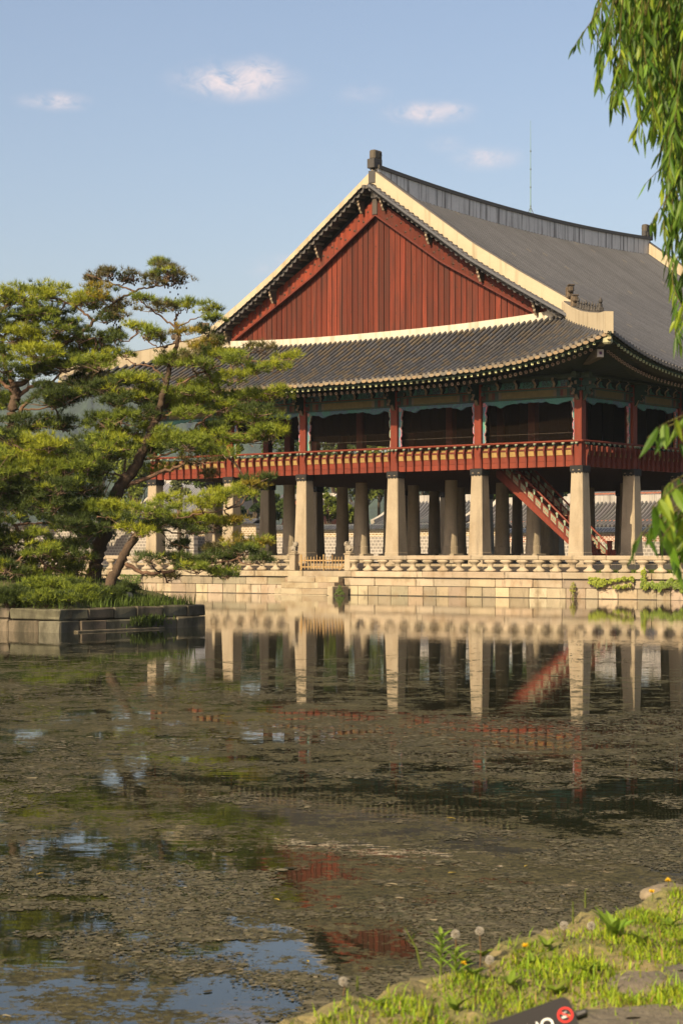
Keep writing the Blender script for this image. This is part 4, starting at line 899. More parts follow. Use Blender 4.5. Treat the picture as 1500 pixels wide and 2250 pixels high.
# B: the tall pine with the leaning trunk in the middle of the island
LB = [([(204, 1272), (213, 1235), (223, 1190), (243, 1132), (260, 1076), (286, 1041), (312, 1000), (328, 960), (340, 930), (349, 905), (356, 880), (368, 827), (381, 780), (392, 745), (387, 715), (388, 690)], .25, .035),
      ([(386, 720), (360, 700), (329, 676), (303, 660), (285, 657)], .05, .015), ([(390, 720), (416, 706), (451, 693), (475, 690)], .04, .012), ([(388, 694), (400, 682), (416, 664), (425, 655)], .03, .012), ([(373, 860), (416, 832), (459, 812), (481, 803), (520, 790)], .06, .018),
      ([(347, 925), (377, 907), (407, 899), (440, 890)], .06, .02), ([(330, 960), (377, 957), (416, 949), (446, 927), (468, 908), (520, 890), (560, 880)], .08, .02), ([(270, 1070), (321, 1052), (368, 1032), (416, 1019), (459, 1011), (500, 1000)], .11, .03),
      ([(308, 1010), (347, 1004), (390, 989), (433, 978), (480, 965)], .07, .02), ([(278, 1045), (274, 1037), (277, 989), (283, 963), (300, 950)], .06, .02), ([(366, 845), (345, 815), (310, 800), (280, 820), (255, 845)], .05, .015), ([(390, 752), (350, 762), (320, 745), (300, 720)], .04, .015), ([(352, 905), (330, 880), (318, 870)], .05, .02), ([(446, 930), (470, 955), (490, 940), (510, 950), (550, 955)], .06, .018), ([(392, 750), (420, 748), (450, 745)], .03, .012)]
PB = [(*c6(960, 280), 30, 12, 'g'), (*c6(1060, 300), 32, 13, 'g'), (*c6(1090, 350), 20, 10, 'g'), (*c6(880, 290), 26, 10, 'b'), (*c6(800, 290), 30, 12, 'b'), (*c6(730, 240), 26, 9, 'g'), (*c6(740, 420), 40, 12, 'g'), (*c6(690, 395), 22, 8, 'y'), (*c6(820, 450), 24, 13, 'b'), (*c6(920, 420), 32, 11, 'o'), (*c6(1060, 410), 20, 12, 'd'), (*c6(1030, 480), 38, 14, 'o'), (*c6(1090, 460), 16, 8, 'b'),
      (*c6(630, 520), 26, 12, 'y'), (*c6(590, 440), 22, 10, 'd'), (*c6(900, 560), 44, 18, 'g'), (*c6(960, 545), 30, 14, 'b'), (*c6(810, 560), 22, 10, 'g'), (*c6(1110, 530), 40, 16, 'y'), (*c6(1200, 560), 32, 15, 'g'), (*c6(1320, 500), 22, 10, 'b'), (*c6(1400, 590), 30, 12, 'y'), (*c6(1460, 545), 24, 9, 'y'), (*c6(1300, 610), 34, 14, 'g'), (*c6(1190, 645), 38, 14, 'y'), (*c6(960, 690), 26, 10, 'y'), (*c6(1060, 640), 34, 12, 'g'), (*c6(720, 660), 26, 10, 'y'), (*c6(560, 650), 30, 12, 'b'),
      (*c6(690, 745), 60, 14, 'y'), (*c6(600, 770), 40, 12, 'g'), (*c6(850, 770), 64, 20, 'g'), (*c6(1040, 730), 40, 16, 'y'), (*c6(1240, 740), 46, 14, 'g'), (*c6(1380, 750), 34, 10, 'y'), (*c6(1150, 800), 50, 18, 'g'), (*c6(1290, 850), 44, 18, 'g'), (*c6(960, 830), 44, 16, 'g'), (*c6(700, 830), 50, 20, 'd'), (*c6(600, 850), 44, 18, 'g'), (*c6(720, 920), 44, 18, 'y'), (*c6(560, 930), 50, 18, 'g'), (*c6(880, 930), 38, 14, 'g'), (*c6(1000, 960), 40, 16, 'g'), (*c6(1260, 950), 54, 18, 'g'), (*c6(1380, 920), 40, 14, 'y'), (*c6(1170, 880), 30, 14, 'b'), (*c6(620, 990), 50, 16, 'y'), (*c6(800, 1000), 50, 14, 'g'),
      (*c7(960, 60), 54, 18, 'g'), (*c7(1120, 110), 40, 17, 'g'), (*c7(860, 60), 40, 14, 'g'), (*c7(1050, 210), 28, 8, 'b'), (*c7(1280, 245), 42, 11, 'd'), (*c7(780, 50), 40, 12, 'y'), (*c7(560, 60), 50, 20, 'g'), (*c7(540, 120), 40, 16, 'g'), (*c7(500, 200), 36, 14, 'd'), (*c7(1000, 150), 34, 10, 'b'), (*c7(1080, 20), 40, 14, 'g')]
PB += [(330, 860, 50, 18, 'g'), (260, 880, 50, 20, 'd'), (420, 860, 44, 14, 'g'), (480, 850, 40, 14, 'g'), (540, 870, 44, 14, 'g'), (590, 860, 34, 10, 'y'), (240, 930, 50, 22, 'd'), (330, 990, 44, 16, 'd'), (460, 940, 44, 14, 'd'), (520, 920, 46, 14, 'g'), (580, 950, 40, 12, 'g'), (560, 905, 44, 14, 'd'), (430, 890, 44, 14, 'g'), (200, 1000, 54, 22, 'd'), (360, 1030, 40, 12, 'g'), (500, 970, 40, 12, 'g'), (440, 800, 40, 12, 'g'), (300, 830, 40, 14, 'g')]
pine('tall pine with a long leaning reddish trunk in the middle of the island', 55.6, LB, PB)
# C: the low pine with the flat pads reaching right over the water
LC = [([(240, 1290), (260, 1249), (277, 1214), (299, 1180), (312, 1165), (322, 1140)], .17, .08), ([(277, 1238), (312, 1257), (355, 1258), (403, 1247), (425, 1243), (470, 1238), (520, 1228)], .10, .03), ([(318, 1150), (350, 1145), (400, 1138), (450, 1128), (500, 1118)], .06, .02), ([(316, 1160), (360, 1165), (410, 1172), (460, 1170)], .05, .02), ([(312, 1165), (290, 1150), (250, 1140), (215, 1135)], .06, .02), ([(322, 1140), (318, 1120), (300, 1105)], .05, .02), ([(355, 1165), (372, 1190), (400, 1200), (430, 1205)], .025, .01)]
PC = [(*c7(610, 380), 56, 15, 'y'), (*c7(530, 390), 40, 16, 'g'), (*c7(760, 400), 48, 18, 'g'), (*c7(900, 350), 46, 14, 'y'), (*c7(1020, 355), 46, 17, 'y'), (*c7(1140, 320), 44, 15, 'y'), (*c7(1230, 300), 36, 14, 'y'), (*c7(1280, 275), 20, 8, 'o'), (*c7(900, 450), 54, 16, 'g'), (*c7(790, 470), 40, 18, 'd'), (*c7(1000, 440), 46, 15, 'o'), (*c7(1100, 465), 46, 14, 'y'), (*c7(1190, 445), 22, 8, 'o'), (*c7(700, 500), 44, 16, 'y'), (*c7(1000, 500), 44, 14, 'd'), (*c7(620, 450), 40, 14, 'd'), (*c7(500, 400), 34, 12, 'g'),
      (*c7(1210, 570), 42, 14, 'o'), (*c7(1330, 565), 30, 12, 'o'), (*c7(1120, 600), 40, 14, 'b'), (*c7(1250, 600), 44, 12, 'd'), (*c7(920, 570), 30, 14, 'd'), (*c7(880, 650), 52, 14, 'd'), (*c7(1030, 640), 52, 15, 'd'), (*c7(1180, 630), 46, 14, 'd'), (*c7(1310, 645), 38, 11, 'd'), (*c7(1100, 700), 38, 14, 'g'), (*c7(1000, 700), 34, 11, 'g'), (*c7(1150, 730), 22, 8, 'g'), (*c7(760, 640), 30, 12, 'd'), (*c7(860, 740), 28, 8, 'b')]
pine('low spreading pine with flat needle pads reaching right over the pond', 54.2, LC, PC, dens=1.15)
# D: the dark low pine on the left with branches hanging to the wall
LD = [([(-30, 1310), (-20, 1260), (-10, 1200), (-8, 1160), (0, 1132)], .2, .12), ([(0, 1132), (30, 1152), (52, 1180), (66, 1202)], .09, .04), ([(26, 1152), (87, 1151), (140, 1143), (175, 1140), (230, 1133)], .06, .02), ([(-20, 1262), (26, 1245), (45, 1225), (70, 1205)], .10, .03), ([(52, 1182), (90, 1175), (120, 1190), (150, 1215)], .04, .015), ([(-8, 1160), (-40, 1120), (-30, 1060), (20, 1010)], .1, .04), ([(70, 1205), (100, 1240), (130, 1255), (165, 1275)], .04, .015), ([(45, 1225), (50, 1260), (60, 1290)], .04, .015), ([(20, 1010), (60, 990), (110, 985)], .04, .015), ([(-35, 1080), (30, 1085), (90, 1080), (150, 1090)], .05, .02)]
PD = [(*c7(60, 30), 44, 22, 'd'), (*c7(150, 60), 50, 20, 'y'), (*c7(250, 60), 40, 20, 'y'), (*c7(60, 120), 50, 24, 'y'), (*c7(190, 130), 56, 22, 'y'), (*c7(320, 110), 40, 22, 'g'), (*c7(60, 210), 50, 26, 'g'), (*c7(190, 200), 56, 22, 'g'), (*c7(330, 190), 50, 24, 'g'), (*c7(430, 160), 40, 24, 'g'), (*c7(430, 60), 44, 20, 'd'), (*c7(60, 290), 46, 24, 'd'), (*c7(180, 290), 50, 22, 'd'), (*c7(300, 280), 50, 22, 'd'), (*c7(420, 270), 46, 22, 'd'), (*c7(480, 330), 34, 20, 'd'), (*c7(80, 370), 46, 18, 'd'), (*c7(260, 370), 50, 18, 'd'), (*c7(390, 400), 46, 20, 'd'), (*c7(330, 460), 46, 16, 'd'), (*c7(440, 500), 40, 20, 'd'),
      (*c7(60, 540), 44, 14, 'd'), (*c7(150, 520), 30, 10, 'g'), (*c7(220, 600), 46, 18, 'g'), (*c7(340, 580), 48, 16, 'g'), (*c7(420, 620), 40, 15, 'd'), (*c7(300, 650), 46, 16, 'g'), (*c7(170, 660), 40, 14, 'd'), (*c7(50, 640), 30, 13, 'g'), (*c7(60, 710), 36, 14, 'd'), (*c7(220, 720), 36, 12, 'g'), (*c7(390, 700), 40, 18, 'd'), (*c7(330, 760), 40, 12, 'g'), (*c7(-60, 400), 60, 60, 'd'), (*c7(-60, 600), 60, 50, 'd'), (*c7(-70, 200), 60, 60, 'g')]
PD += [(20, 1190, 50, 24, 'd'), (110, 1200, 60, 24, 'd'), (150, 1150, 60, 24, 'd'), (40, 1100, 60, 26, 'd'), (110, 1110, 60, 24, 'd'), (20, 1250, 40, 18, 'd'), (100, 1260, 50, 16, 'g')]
pine('dark low pine at the left of the island with branches hanging down to the bushes', 54.8, LD, PD, dens=1.1)
# low pine bushes, grass and a floodlight on the island rim
def bush(label, px, py, rx, ry, tone, Y, grp='low pine bushes on the island rim'):
    c = P(px, py, Y); t = thing('pine_bush', label, 'bush', c, 0, grp); nd = MB(); tw = MB(); k = Y/FPX; n = int(26*rx*ry*k*k/.05)
    for i in range(n):
        u = rng.normal(0, 1, 3); u /= np.linalg.norm(u); q = u*rng.random()**.5*np.array((rx*k, min(.8, rx*k*.6), ry*k)); m = 16
        v = rng.normal(0, 1, (m, 3)); v /= np.linalg.norm(v, axis=1)[:, None]; v[:, 2] = abs(v[:, 2]); pos = q+v*.2*np.array((1, 1, .5)); hi, lo = map(col3, TONE[tone if rng.random() > .2 else 'd'])
        needles(nd, pos, v+np.array((0, 0, .5)), np.full(m, .13), 9, lo+(hi-lo)*rng.random((m, 1)))
        if i % 2 == 0: tw.tube([(q[0]*.3, q[1]*.3, -ry*k), q*.6, q], [.02, .012, .006], 4, (.1, .07, .05), caps=False)
    tw.build('stems', M['bark'], t); nd.build('foliage', M['needle'], t)
bush('yellow tipped low pine bush spilling over the lit corner of the island wall', *c7(260, 850), 62, 15, 'g', 52.2)
bush('dark low pine bush at the left end of the island wall', *c7(60, 840), 46, 20, 'd', 52.6)
bush('mid green pine bush between the lit wall corner and the leaning trunks', *c7(420, 830), 50, 18, 'g', 53.2)
bush('small dark pine bush below the two leaning trunks beside the floodlight', *c7(560, 830), 40, 14, 'd', 53.9)
bush('pine bush behind the yellow tipped one in the middle of the island rim', *c7(230, 790), 56, 18, 'g', 53.4)
bush('dark pine bush at the foot of the tall leaning trunk', *c7(360, 790), 40, 13, 'd', 54.2)
bush('leafy green bush at the island rim right of the trunks', *c7(640, 800), 24, 10, 'd', 55.0)
def blades(mb, pts, h, wd, lean, cols):
    N = len(pts); d = rng.normal(0, 1, (N, 2)); d /= np.linalg.norm(d, axis=1)[:, None]; sd_ = np.stack([-d[:, 1], d[:, 0], np.zeros(N)], 1); D = np.concatenate([d, np.zeros((N, 1))], 1)
    h = np.broadcast_to(h, (N,))[:, None]*rng.uniform(.5, 1.2, (N, 1)); ln = rng.uniform(.1, 1, (N, 1))*lean; Z = np.array((0, 0, 1.0))
    w0 = np.broadcast_to(wd, (N,))[:, None]*sd_/2
    V_ = np.stack([pts-w0, pts+w0, pts+Z*h*.55+D*h*ln*.35-w0*.8, pts+Z*h*.55+D*h*ln*.35+w0*.8, pts+Z*h*(1-.3*ln)+D*h*ln], 1).reshape(-1, 3)
    k = (np.arange(N)*5)[:, None]; mb.add(V_, k+np.array((0, 1, 3, 2)), cols); mb.ch.append((np.zeros((0, 3)), k+np.array((2, 3, 4))+mb.n-len(V_), cols))
gr = MB(); pa = rng.uniform(-14, -.15, 5200); pb = rng.uniform(.15, 5.4, 5200); pts = np.stack([IC[0]+A2[0]*pa+B2[0]*pb, IC[1]+A2[1]*pa+B2[1]*pb, isl_z(pa, pb)-.03], 1)
blades(gr, pts, .26, .02, .6, np.array((.07, .105, .02))*rng.uniform(.6, 1.5, (5200, 1)))
pa = rng.uniform(-.9, -.1, 900); pb = rng.uniform(1.6, 5.5, 900); pts = np.stack([IC[0]+A2[0]*pa+B2[0]*pb, IC[1]+A2[1]*pa+B2[1]*pb, np.full(900, .58)], 1)
blades(gr, pts, .42, .02, .7, np.array((.09, .135, .025))*rng.uniform(.6, 1.5, (900, 1)))
pb = rng.normal(3.3, .35, 260); pa = rng.uniform(.02, .14, 260); pts = np.stack([IC[0]+A2[0]*pa+B2[0]*pb, IC[1]+A2[1]*pa+B2[1]*pb, rng.uniform(.05, .3, 260)], 1); blades(gr, pts, .22, .03, .9, np.array((.06, .09, .02))*rng.uniform(.6, 1.4, (260, 1)))
o = gr.build('grass', M['grass']); stuff(o)
fl = thing('floodlight', 'small round black floodlight on the island rim', 'floodlight', P(282, 1322, 54.6), .3)
q = MB(); q.tube([(0, .12, .1), (0, -.02, .14), (0, -.1, .16)], [.07, .12, .13], 14, BLACK); q.build('lamp_housing', M['iron'], fl); q = MB(); q.tube([(0, -.101, .16), (0, -.106, .161)], [.11, .105], 14, (.03, .035, .04)); q.build('lens', M['iron'], fl); MB().box(-.15, .15, 0, .03, -.1, .0, BLACK).build('bracket', M['iron'], fl)

# ------------------------------------------------------------------ behind the pavilion
def a_at(px, b):
    k = (px-750)/FPX; return (k*(Y0+b*CT)-X0-b*ST)/(CT+k*ST)
def z_at(py, a, b): return (HOR-py)/FPX*(Y0-a*ST+b*CT)
gz_ = -1.0
structure(MB().add([Lw(-1500, 46, gz_), Lw(1300, 46, gz_), Lw(1300, 2600, gz_), Lw(-1500, 2600, gz_)], [(0, 1, 2, 3)], (.1, .1, .1)).build('ground', M['earth']))
def palace_wall(label, x0, x1, b, yt, yb, ym, m_up, tcol_):
    a0, a1 = a_at(x0, b), a_at(x1, b); am = (a0+a1)/2; zt, zb, zm = z_at(yt, am, b), z_at(yb, am, b), z_at(ym, am, b)
    t = thing('palace_wall', label, 'wall', Lw(am, b, gz_), -TH); L = a1-a0; o_ = -gz_
    MB().box(-L/2, L/2, 0, .6, 0, zm+o_, (1, 1, 1)).build('block_courses', M['greyblock'], t); MB().box(-L/2, L/2, .02, .58, zm+o_, zb+o_, (1, 1, 1)).build('brick_courses', m_up, t)
    MB().box(-L/2, L/2, -.06, .66, zb+o_, zb+o_+.14, (.45, .43, .38)).build('plaster_band', M['plaster'], t)
    mb = MB(); h = zt-zb-.14; zc = zb+o_+.14
    mb.add([(-L/2, -.5, zc), (L/2, -.5, zc), (-L/2, .3, zc+h*.8), (L/2, .3, zc+h*.8), (-L/2, 1.1, zc), (L/2, 1.1, zc)], [(0, 1, 3, 2), (2, 3, 5, 4), (0, 4, 5, 1)], tcol_)
    xs_ = np.arange(-L/2+.1, L/2, .3)
    for x in xs_:
        for s_ in (-1, 1): mb.tube([(x, .3+s_*.82, zc+.03), (x, .3+s_*.05, zc+h*.84)], .085, 6, jc(tcol_, .2))
    mb.box(-L/2, L/2, .14, .46, zc+h*.75, zc+h, jc(tcol_)); stuff(mb.build('tile_coping', M['tile'], t))
    return t
BT = (.075, .08, .09)
palace_wall('pale palace wall with tan brick band and tiled coping behind the pavilion columns', 556, 1110, 62, 1151, 1166, 1179, M['tanbrick'], BT)
palace_wall('short higher stretch of tan brick palace wall beside the pine pads', 430, 562, 61, 1140, 1154, 1178, M['tanbrick'], BT)
palace_wall('palace wall with red brick band seen past the foot of the staircase', 1112, 1560, 60, 1158, 1173, 1190, M['redbrick'], (.05, .06, .085))
palace_wall('grey block palace wall glimpsed through the pines at the far left', -120, 426, 58, 1146, 1158, 1168, M['greyblock'], BT)
def hall(label, x0, x1, b, y_eave, y_ridge, depth, tc_, rowsp=.42, wallc=(.26, .10, .06)):
    a0, a1 = a_at(x0, b), a_at(x1, b); am = (a0+a1)/2; L = a1-a0
    t = thing('palace_hall', label, 'hall', Lw(am, b, gz_), -TH, 'palace halls behind the pavilion'); zE = z_at(y_eave, am, b)-gz_; zR = z_at(y_ridge, am, b+depth/2)-gz_
    MB().box(-L/2+1, L/2-1, 1.5, depth-1.5, 0, zE+.6, wallc).build('wall', M['redwood'], t)
    MB().box(-L/2+.3, L/2-.3, 1.0, depth-1.0, zE-.25, zE+.15, (.10, .09, .06)).build('eave_beam', M['paint'], t)
    mb = MB(); w = np.linspace(0, 1, 8)
    def pr(x, s_): q = np.stack([np.full(8, x), depth/2+s_*(depth/2)*(1-w), zE+(zR-zE)*w-.35*np.sin(math.pi*w)], 1); return q
    for s_ in (-1, 1): mb.grid(np.array([pr(-L/2, s_), pr(L/2, s_)]), col3(tc_)*.5)
    for x in np.arange(-L/2+.2, L/2, rowsp): mb.tube(pr(x, -1)+np.array((0, 0, .06)), .13, 6, jc(tc_, .15))
    stuff(mb.build('roof_tile_field', M['tile'], t))
    rf = MB().box(-L/2, L/2, depth/2-.3, depth/2+.3, zR-.2, zR+.55, (.36, .34, .31)); rf.build('ridge', M['ridgeplaster'], t)
    for x in (-L/2, L/2):
        q = MB(); g_ = pr(x, -1); g2_ = pr(x, 1)
        for gg in (g_, g2_):
            for i in range(7): q.beam(gg[i]+np.array((0, 0, .25)), gg[i+1]+np.array((0, 0, .25)), .45, .5, (.42, .39, .34))
        q.build('verge', M['plaster'], t); MB().add([(x, 1.5, zE), (x, depth-1.5, zE), (x, depth/2, zR-.3)], [(0, 1, 2)], wallc).build('gable', M['redwood'], t)
    rq = MB()
    for x in np.arange(-L/2+.3, L/2, .5): rq.tube([(x, -.0, zE-.16), (x, 1.6, zE+.3)], .07, 6, (.25, .14, .08))
    stuff(rq.build('rafters', M['paint'], t))
hall('low grey tiled hall whose roof shows between the round columns', 818, 1010, 70, 1152, 1100, 9, (.085, .088, .095))
hall('long tiled hall behind the red brick wall seen beside the corner column', 1030, 1640, 68, 1157, 1101, 10, (.11, .105, .105))
hall('taller tiled hall rising behind the long hall at the right', 1250, 1680, 92, 1092, 1050, 12, (.17, .16, .155))
hall('large light grey roofed hall left of the pavilion behind the pines', 290, 452, 84, 1128, 1058, 12, (.20, .205, .22), .36, (.4, .37, .32))
hall('small tiled hall behind the trees between the left columns', 585, 700, 78, 1112, 1096, 6, (.10, .09, .08))

def leafquads(mb, ctr, n, R, size, c, flat=1.0):
    u = rng.normal(0, 1, (n, 3)); u /= np.linalg.norm(u, axis=1)[:, None]; p = ctr+u*(rng.random((n, 1))**.4)*R
    a = rng.normal(0, 1, (n, 3)); a /= np.linalg.norm(a, axis=1)[:, None]; b = np.cross(a, rng.normal(0, 1, (n, 3))); b /= np.linalg.norm(b, axis=1)[:, None]; s = size*rng.uniform(.6, 1.3, (n, 1))
    V_ = np.stack([p-a*s, p-b*s*.5, p+a*s, p+b*s*.5], 1).reshape(-1, 3); mb.add(V_, np.arange(n*4).reshape(-1, 4), np.asarray(c)*rng.uniform(.6, 1.4, (n, 1)))
def broad_tree(label, px, py, rx, ry, b, c, dens=1.0, grp='trees behind the pavilion', leaf=.22, ybase=1235):
    a = a_at(px, b); Yw = Y0-a*ST+b*CT; k = Yw/FPX; z0 = gz_; ctr = np.array(Lw(a, b, (HOR-py)*k)); base = np.array(Lw(a, b, gz_))
    t = thing('broadleaf_tree', label, 'tree', base, 0, grp); R = np.array((rx*k, max(rx*k*.8, 1), ry*k)); tk = MB(); cr = MB(); top = ctr-base
    tk.tube(spline([(0, 0, 0), top*.45+rng.normal(0, .3, 3), top], 8), np.linspace(.28, .1, 8), 7, (.09, .07, .05))
    n = int(np.clip(R[0]*R[2]*5*dens, 14, 120))
    for i in range(n):
        u = rng.normal(0, 1, 3); u /= np.linalg.norm(u); q = top+u*rng.uniform(.45, 1)*R; s_ = rng.uniform(.45, 1.0)*min(1.2, R[2]*.4)
        leafquads(cr, q, 90, np.array((s_, s_, s_*.7)), leaf, col3(c)*rng.uniform(.6, 1.35))
        if i % 3 == 0: tk.tube([top*.55, (top*.6+q)/2+rng.normal(0, .2, 3), q], [.09, .05, .02], 5, (.09, .07, .05), caps=False)
    tk.build('trunk', M['bark'], t); cr.build('crown', M['farleaf'], t)
YG = (.10, .125, .02); MG = (.06, .09, .02); DG = (.03, .05, .015)
for lab, px, py, rx, ry, b, c in (
    ('bright yellow green tree just behind the tiled wall between the second and third columns', 722, 1118, 22, 34, 66, YG), ('bright young tree behind the wall right of the slim round column', 772, 1122, 20, 30, 66.5, YG),
    ('dark green bushy tree behind the wall beside the low pine pads', 545, 1120, 36, 34, 66, DG), ('mid green tree above the wall left of the first lit column', 605, 1110, 36, 40, 67, MG),
    ('broad green tree far behind the small hall', 690, 1060, 60, 46, 96, MG), ('tall green tree seen through the upper storey opening', 735, 985, 62, 60, 110, MG),
    ('second tall tree seen through the upper storey beside the dark boards', 835, 995, 56, 50, 114, YG), ('green tree behind the low hall roof', 870, 1075, 46, 30, 88, MG), ('dark tree over the hall ridge behind the staircase', 1010, 1075, 60, 34, 90, DG),
    ('tall green tree left of the pavilion behind the pine crowns', 470, 1000, 60, 90, 70, MG), ('white flowering tree behind the leaning pine trunk', 400, 1070, 24, 28, 57, (.15, .17, .07)), ('yellow green tree lit behind the pines beside the leaning trunk', 300, 1040, 46, 70, 60, YG),
    ('yellow green tree behind the pines at mid left', 220, 1000, 60, 60, 62, YG), ('dark tree behind the pines at the left', 120, 1040, 70, 80, 63, DG), ('dark tree behind the pines at the left edge', 10, 1030, 60, 90, 64, DG), ('round bush tree in front of the grey block wall', 200, 1150, 60, 50, 55, DG), ('dark bush tree before the grey wall at the left edge', 60, 1120, 60, 30, 55, DG),
    ('dark tree behind the left hall gable', 560, 1070, 40, 40, 84, DG),
    ('mid green tree in the far row behind the first lit column', 640, 1000, 60, 70, 118, MG), ('bushy tree in the far row seen under the floor past the second lit column', 930, 1070, 66, 46, 112, MG), ('yellow green tree in the far row between the second and third lit columns', 790, 1066, 60, 46, 108, YG),
    ('tree in the far row behind the staircase', 1120, 1066, 70, 48, 112, MG), ('tree in the far row behind the corner column', 1230, 1062, 66, 48, 116, DG), ('tree in the far row right of the corner column', 1340, 1050, 70, 46, 120, MG), ('tree in the far row at the right edge behind the willow', 1460, 1050, 76, 50, 120, DG), ('tree in the far row left of the first lit column', 520, 1050, 60, 60, 112, DG)):
    broad_tree(lab, px, py, rx, ry, b, c)
# far wooded hills
xs = np.linspace(-900, 500, 330); ys = np.linspace(1500, 2700, 70); gx, gy = np.meshgrid(xs, ys, indexing='ij')
pxl = gx/2300*FPX+750; prof = np.interp(pxl, [-2000, -400, 0, 120, 250, 420, 560, 800, 3000], [60, 175, 186, 182, 172, 160, 140, 90, 70])
gz2 = prof*np.sin(np.clip((gy-1500)/800, 0, 1)*math.pi/2)*np.where(gy > 2300, 1-(gy-2300)/900, 1)+10*np.sin(gx/90+gy/70)+6*np.sin(gx/37-gy/31)+np.abs(rng.normal(0, 6.5, gx.shape))
structure(MB().grid(np.stack([gx, gy, gz2], -1), (.03, .05, .02)).build('hills', M['hill'], smooth=True))

# ------------------------------------------------------------------ creepers and weeds on the terrace wall
def ivy(label, x0, x1, y0, y1, n, c, cat='ivy', grp='creepers on the terrace wall', b=-2.66, fn=None):
    a0, a1 = a_at(x0, b), a_at(x1, b); am = (a0+a1)/2
    base = np.array(Lw(am, b, z_at(y1, am, b))); t = thing(cat.replace(' ', '_'), label, cat, base, -TH, grp); mb = MB()
    xs_ = rng.uniform(a0, a1, n)-am; zz = rng.random(n); zz = zz*(z_at(y0, am, b)-z_at(y1, am, b))
    if fn is not None: keep = np.array([fn((x-(a0-am))/(a1-a0), z/(z_at(y0, am, b)-z_at(y1, am, b))) for x, z in zip(xs_, zz)]); xs_, zz = xs_[keep], zz[keep]
    N = len(xs_); p = np.stack([xs_, rng.uniform(-.10, .04, N), zz], 1); s = rng.uniform(.045, .09, (N, 1)); ax = np.stack([rng.normal(0, .4, N), rng.normal(-.3, .2, N), -np.ones(N)], 1); ax /= np.linalg.norm(ax, axis=1)[:, None]
    sd_ = np.cross(ax, np.array((0, -1., 0))); V_ = np.stack([p-ax*s*.5, p+sd_*s*.6, p+ax*s, p-sd_*s*.6], 1).reshape(-1, 3); mb.add(V_, np.arange(N*4).reshape(-1, 4), np.asarray(c)*rng.uniform(.6, 1.35, (N, 1)))
    st_ = MB()
    for k in range(5): q = np.array([(rng.uniform(a0, a1)-am, -.01, 0), (rng.uniform(a0, a1)-am, -.03, (z_at(y0, am, b)-z_at(y1, am, b))*.6)]); st_.tube(q, .012, 4, (.09, .06, .03))
    stuff(mb.build('leaves', M['leaf'], t)); stuff(st_.build('stems', M['bark'], t)); return t
IVG = (.22, .26, .025)
ivy('yellow green creeper trailing along the wall course right of the corner column', 1292, 1392, 1266, 1298, 1500, IVG, fn=lambda x, z: (abs(z-.72+.15*math.sin(x*5.5)) < .10+.22*max(0, math.sin(x*6.5+.3))+.05*math.sin(x*41)) or (x > .55 and abs(z-.22-.5*(x-.55)) < .09+.05*math.sin(x*50)))
ivy('dense green creeper mat at the right end of the terrace wall', 1408, 1500, 1268, 1304, 1700, (.16, .22, .025), fn=lambda x, z: .12+.30*abs(math.sin(x*6+.5))+.08*math.sin(x*37) < z < .93-.25*abs(math.sin(x*4.2))+.06*math.sin(x*29))
ivy('creeper strand climbing over the coping stone beside the dense mat', 1408, 1424, 1246, 1296, 420, IVG, fn=lambda x, z: abs(x-.5-.2*math.sin(z*6)) < .22+.15*math.sin(z*11))
ivy('small yellow green weed hanging at the waterline below the corner column', 1251, 1268, 1278, 1316, 150, (.18, .18, .03), 'weed', 'weeds in the terrace wall', fn=lambda x, z: abs(x-.4-.1*math.sin(z*9)) < (.12 if z < .45 else .42*math.sin(z*3.1)))
ivy('dark green fern like weed at the right foot of the stone steps', 735, 757, 1283, 1306, 320, (.07, .10, .02), 'weed', 'weeds in the terrace wall', -4.05, fn=lambda x, z: z < .25+.75*math.exp(-((x-.55)/.28)**2)-.25*abs(math.sin(x*23)))
ivy('thin creeper on the terrace wall seen right of the leaning pine trunks', 262, 310, 1262, 1282, 260, (.10, .14, .03))
g2 = MB(); pa = rng.uniform(1.6, 11, 6000); pb = rng.uniform(-2.0, 3.5, 6000); pts = np.array([Lw(a, b, TZ-.02) for a, b in zip(pa, pb)]); blades(g2, pts, .16, .03, .6, np.array((.12, .16, .02))*rng.uniform(.6, 1.4, (6000, 1)))
stuff(g2.build('terrace_grass', M['grass']))

# ------------------------------------------------------------------ near bank
E0, ED, EP = np.array((-.257, 6.01)), np.array((.547, .837)), np.array((.837, -.547))
def Bw(s, t): return E0+ED*s+EP*t
def bank_z(s, t): return .60+.018*np.sin(s*4.1+t*3)+.014*np.sin(s*9.3-t*7)+.010*np.sin(s*17+t*23)+.03*np.clip(t-.3, 0, 3)*.6
ss_, tt_ = np.meshgrid(np.linspace(-5, 9, 260), np.linspace(.04, 7, 120), indexing='ij'); xy = E0+ED*ss_[..., None]+EP*tt_[..., None]
zz_ = bank_z(ss_, tt_)+rng.normal(0, .006, ss_.shape)
structure(MB().grid(np.concatenate([xy, zz_[..., None]], -1), (.22, .18, .08)).build('bank', M['soil']))
q = MB()
for (s0, s1, t0, t1) in ((-60, -5, .04, 60), (9, 70, .04, 60), (-5, 9, 7, 60)): q.add([(*Bw(s0, t0), .58), (*Bw(s1, t0), .58), (*Bw(s1, t1), .58), (*Bw(s0, t1), .58)], [(0, 1, 2, 3)], (.15, .14, .06))
q.add([(*Bw(-60, .05), -.4), (*Bw(70, .05), -.4), (*Bw(70, .05), .575), (*Bw(-60, .05), .575)], [(0, 1, 2, 3)], (.15, .12, .08)); structure(q.build('bank_ground', M['soil']))
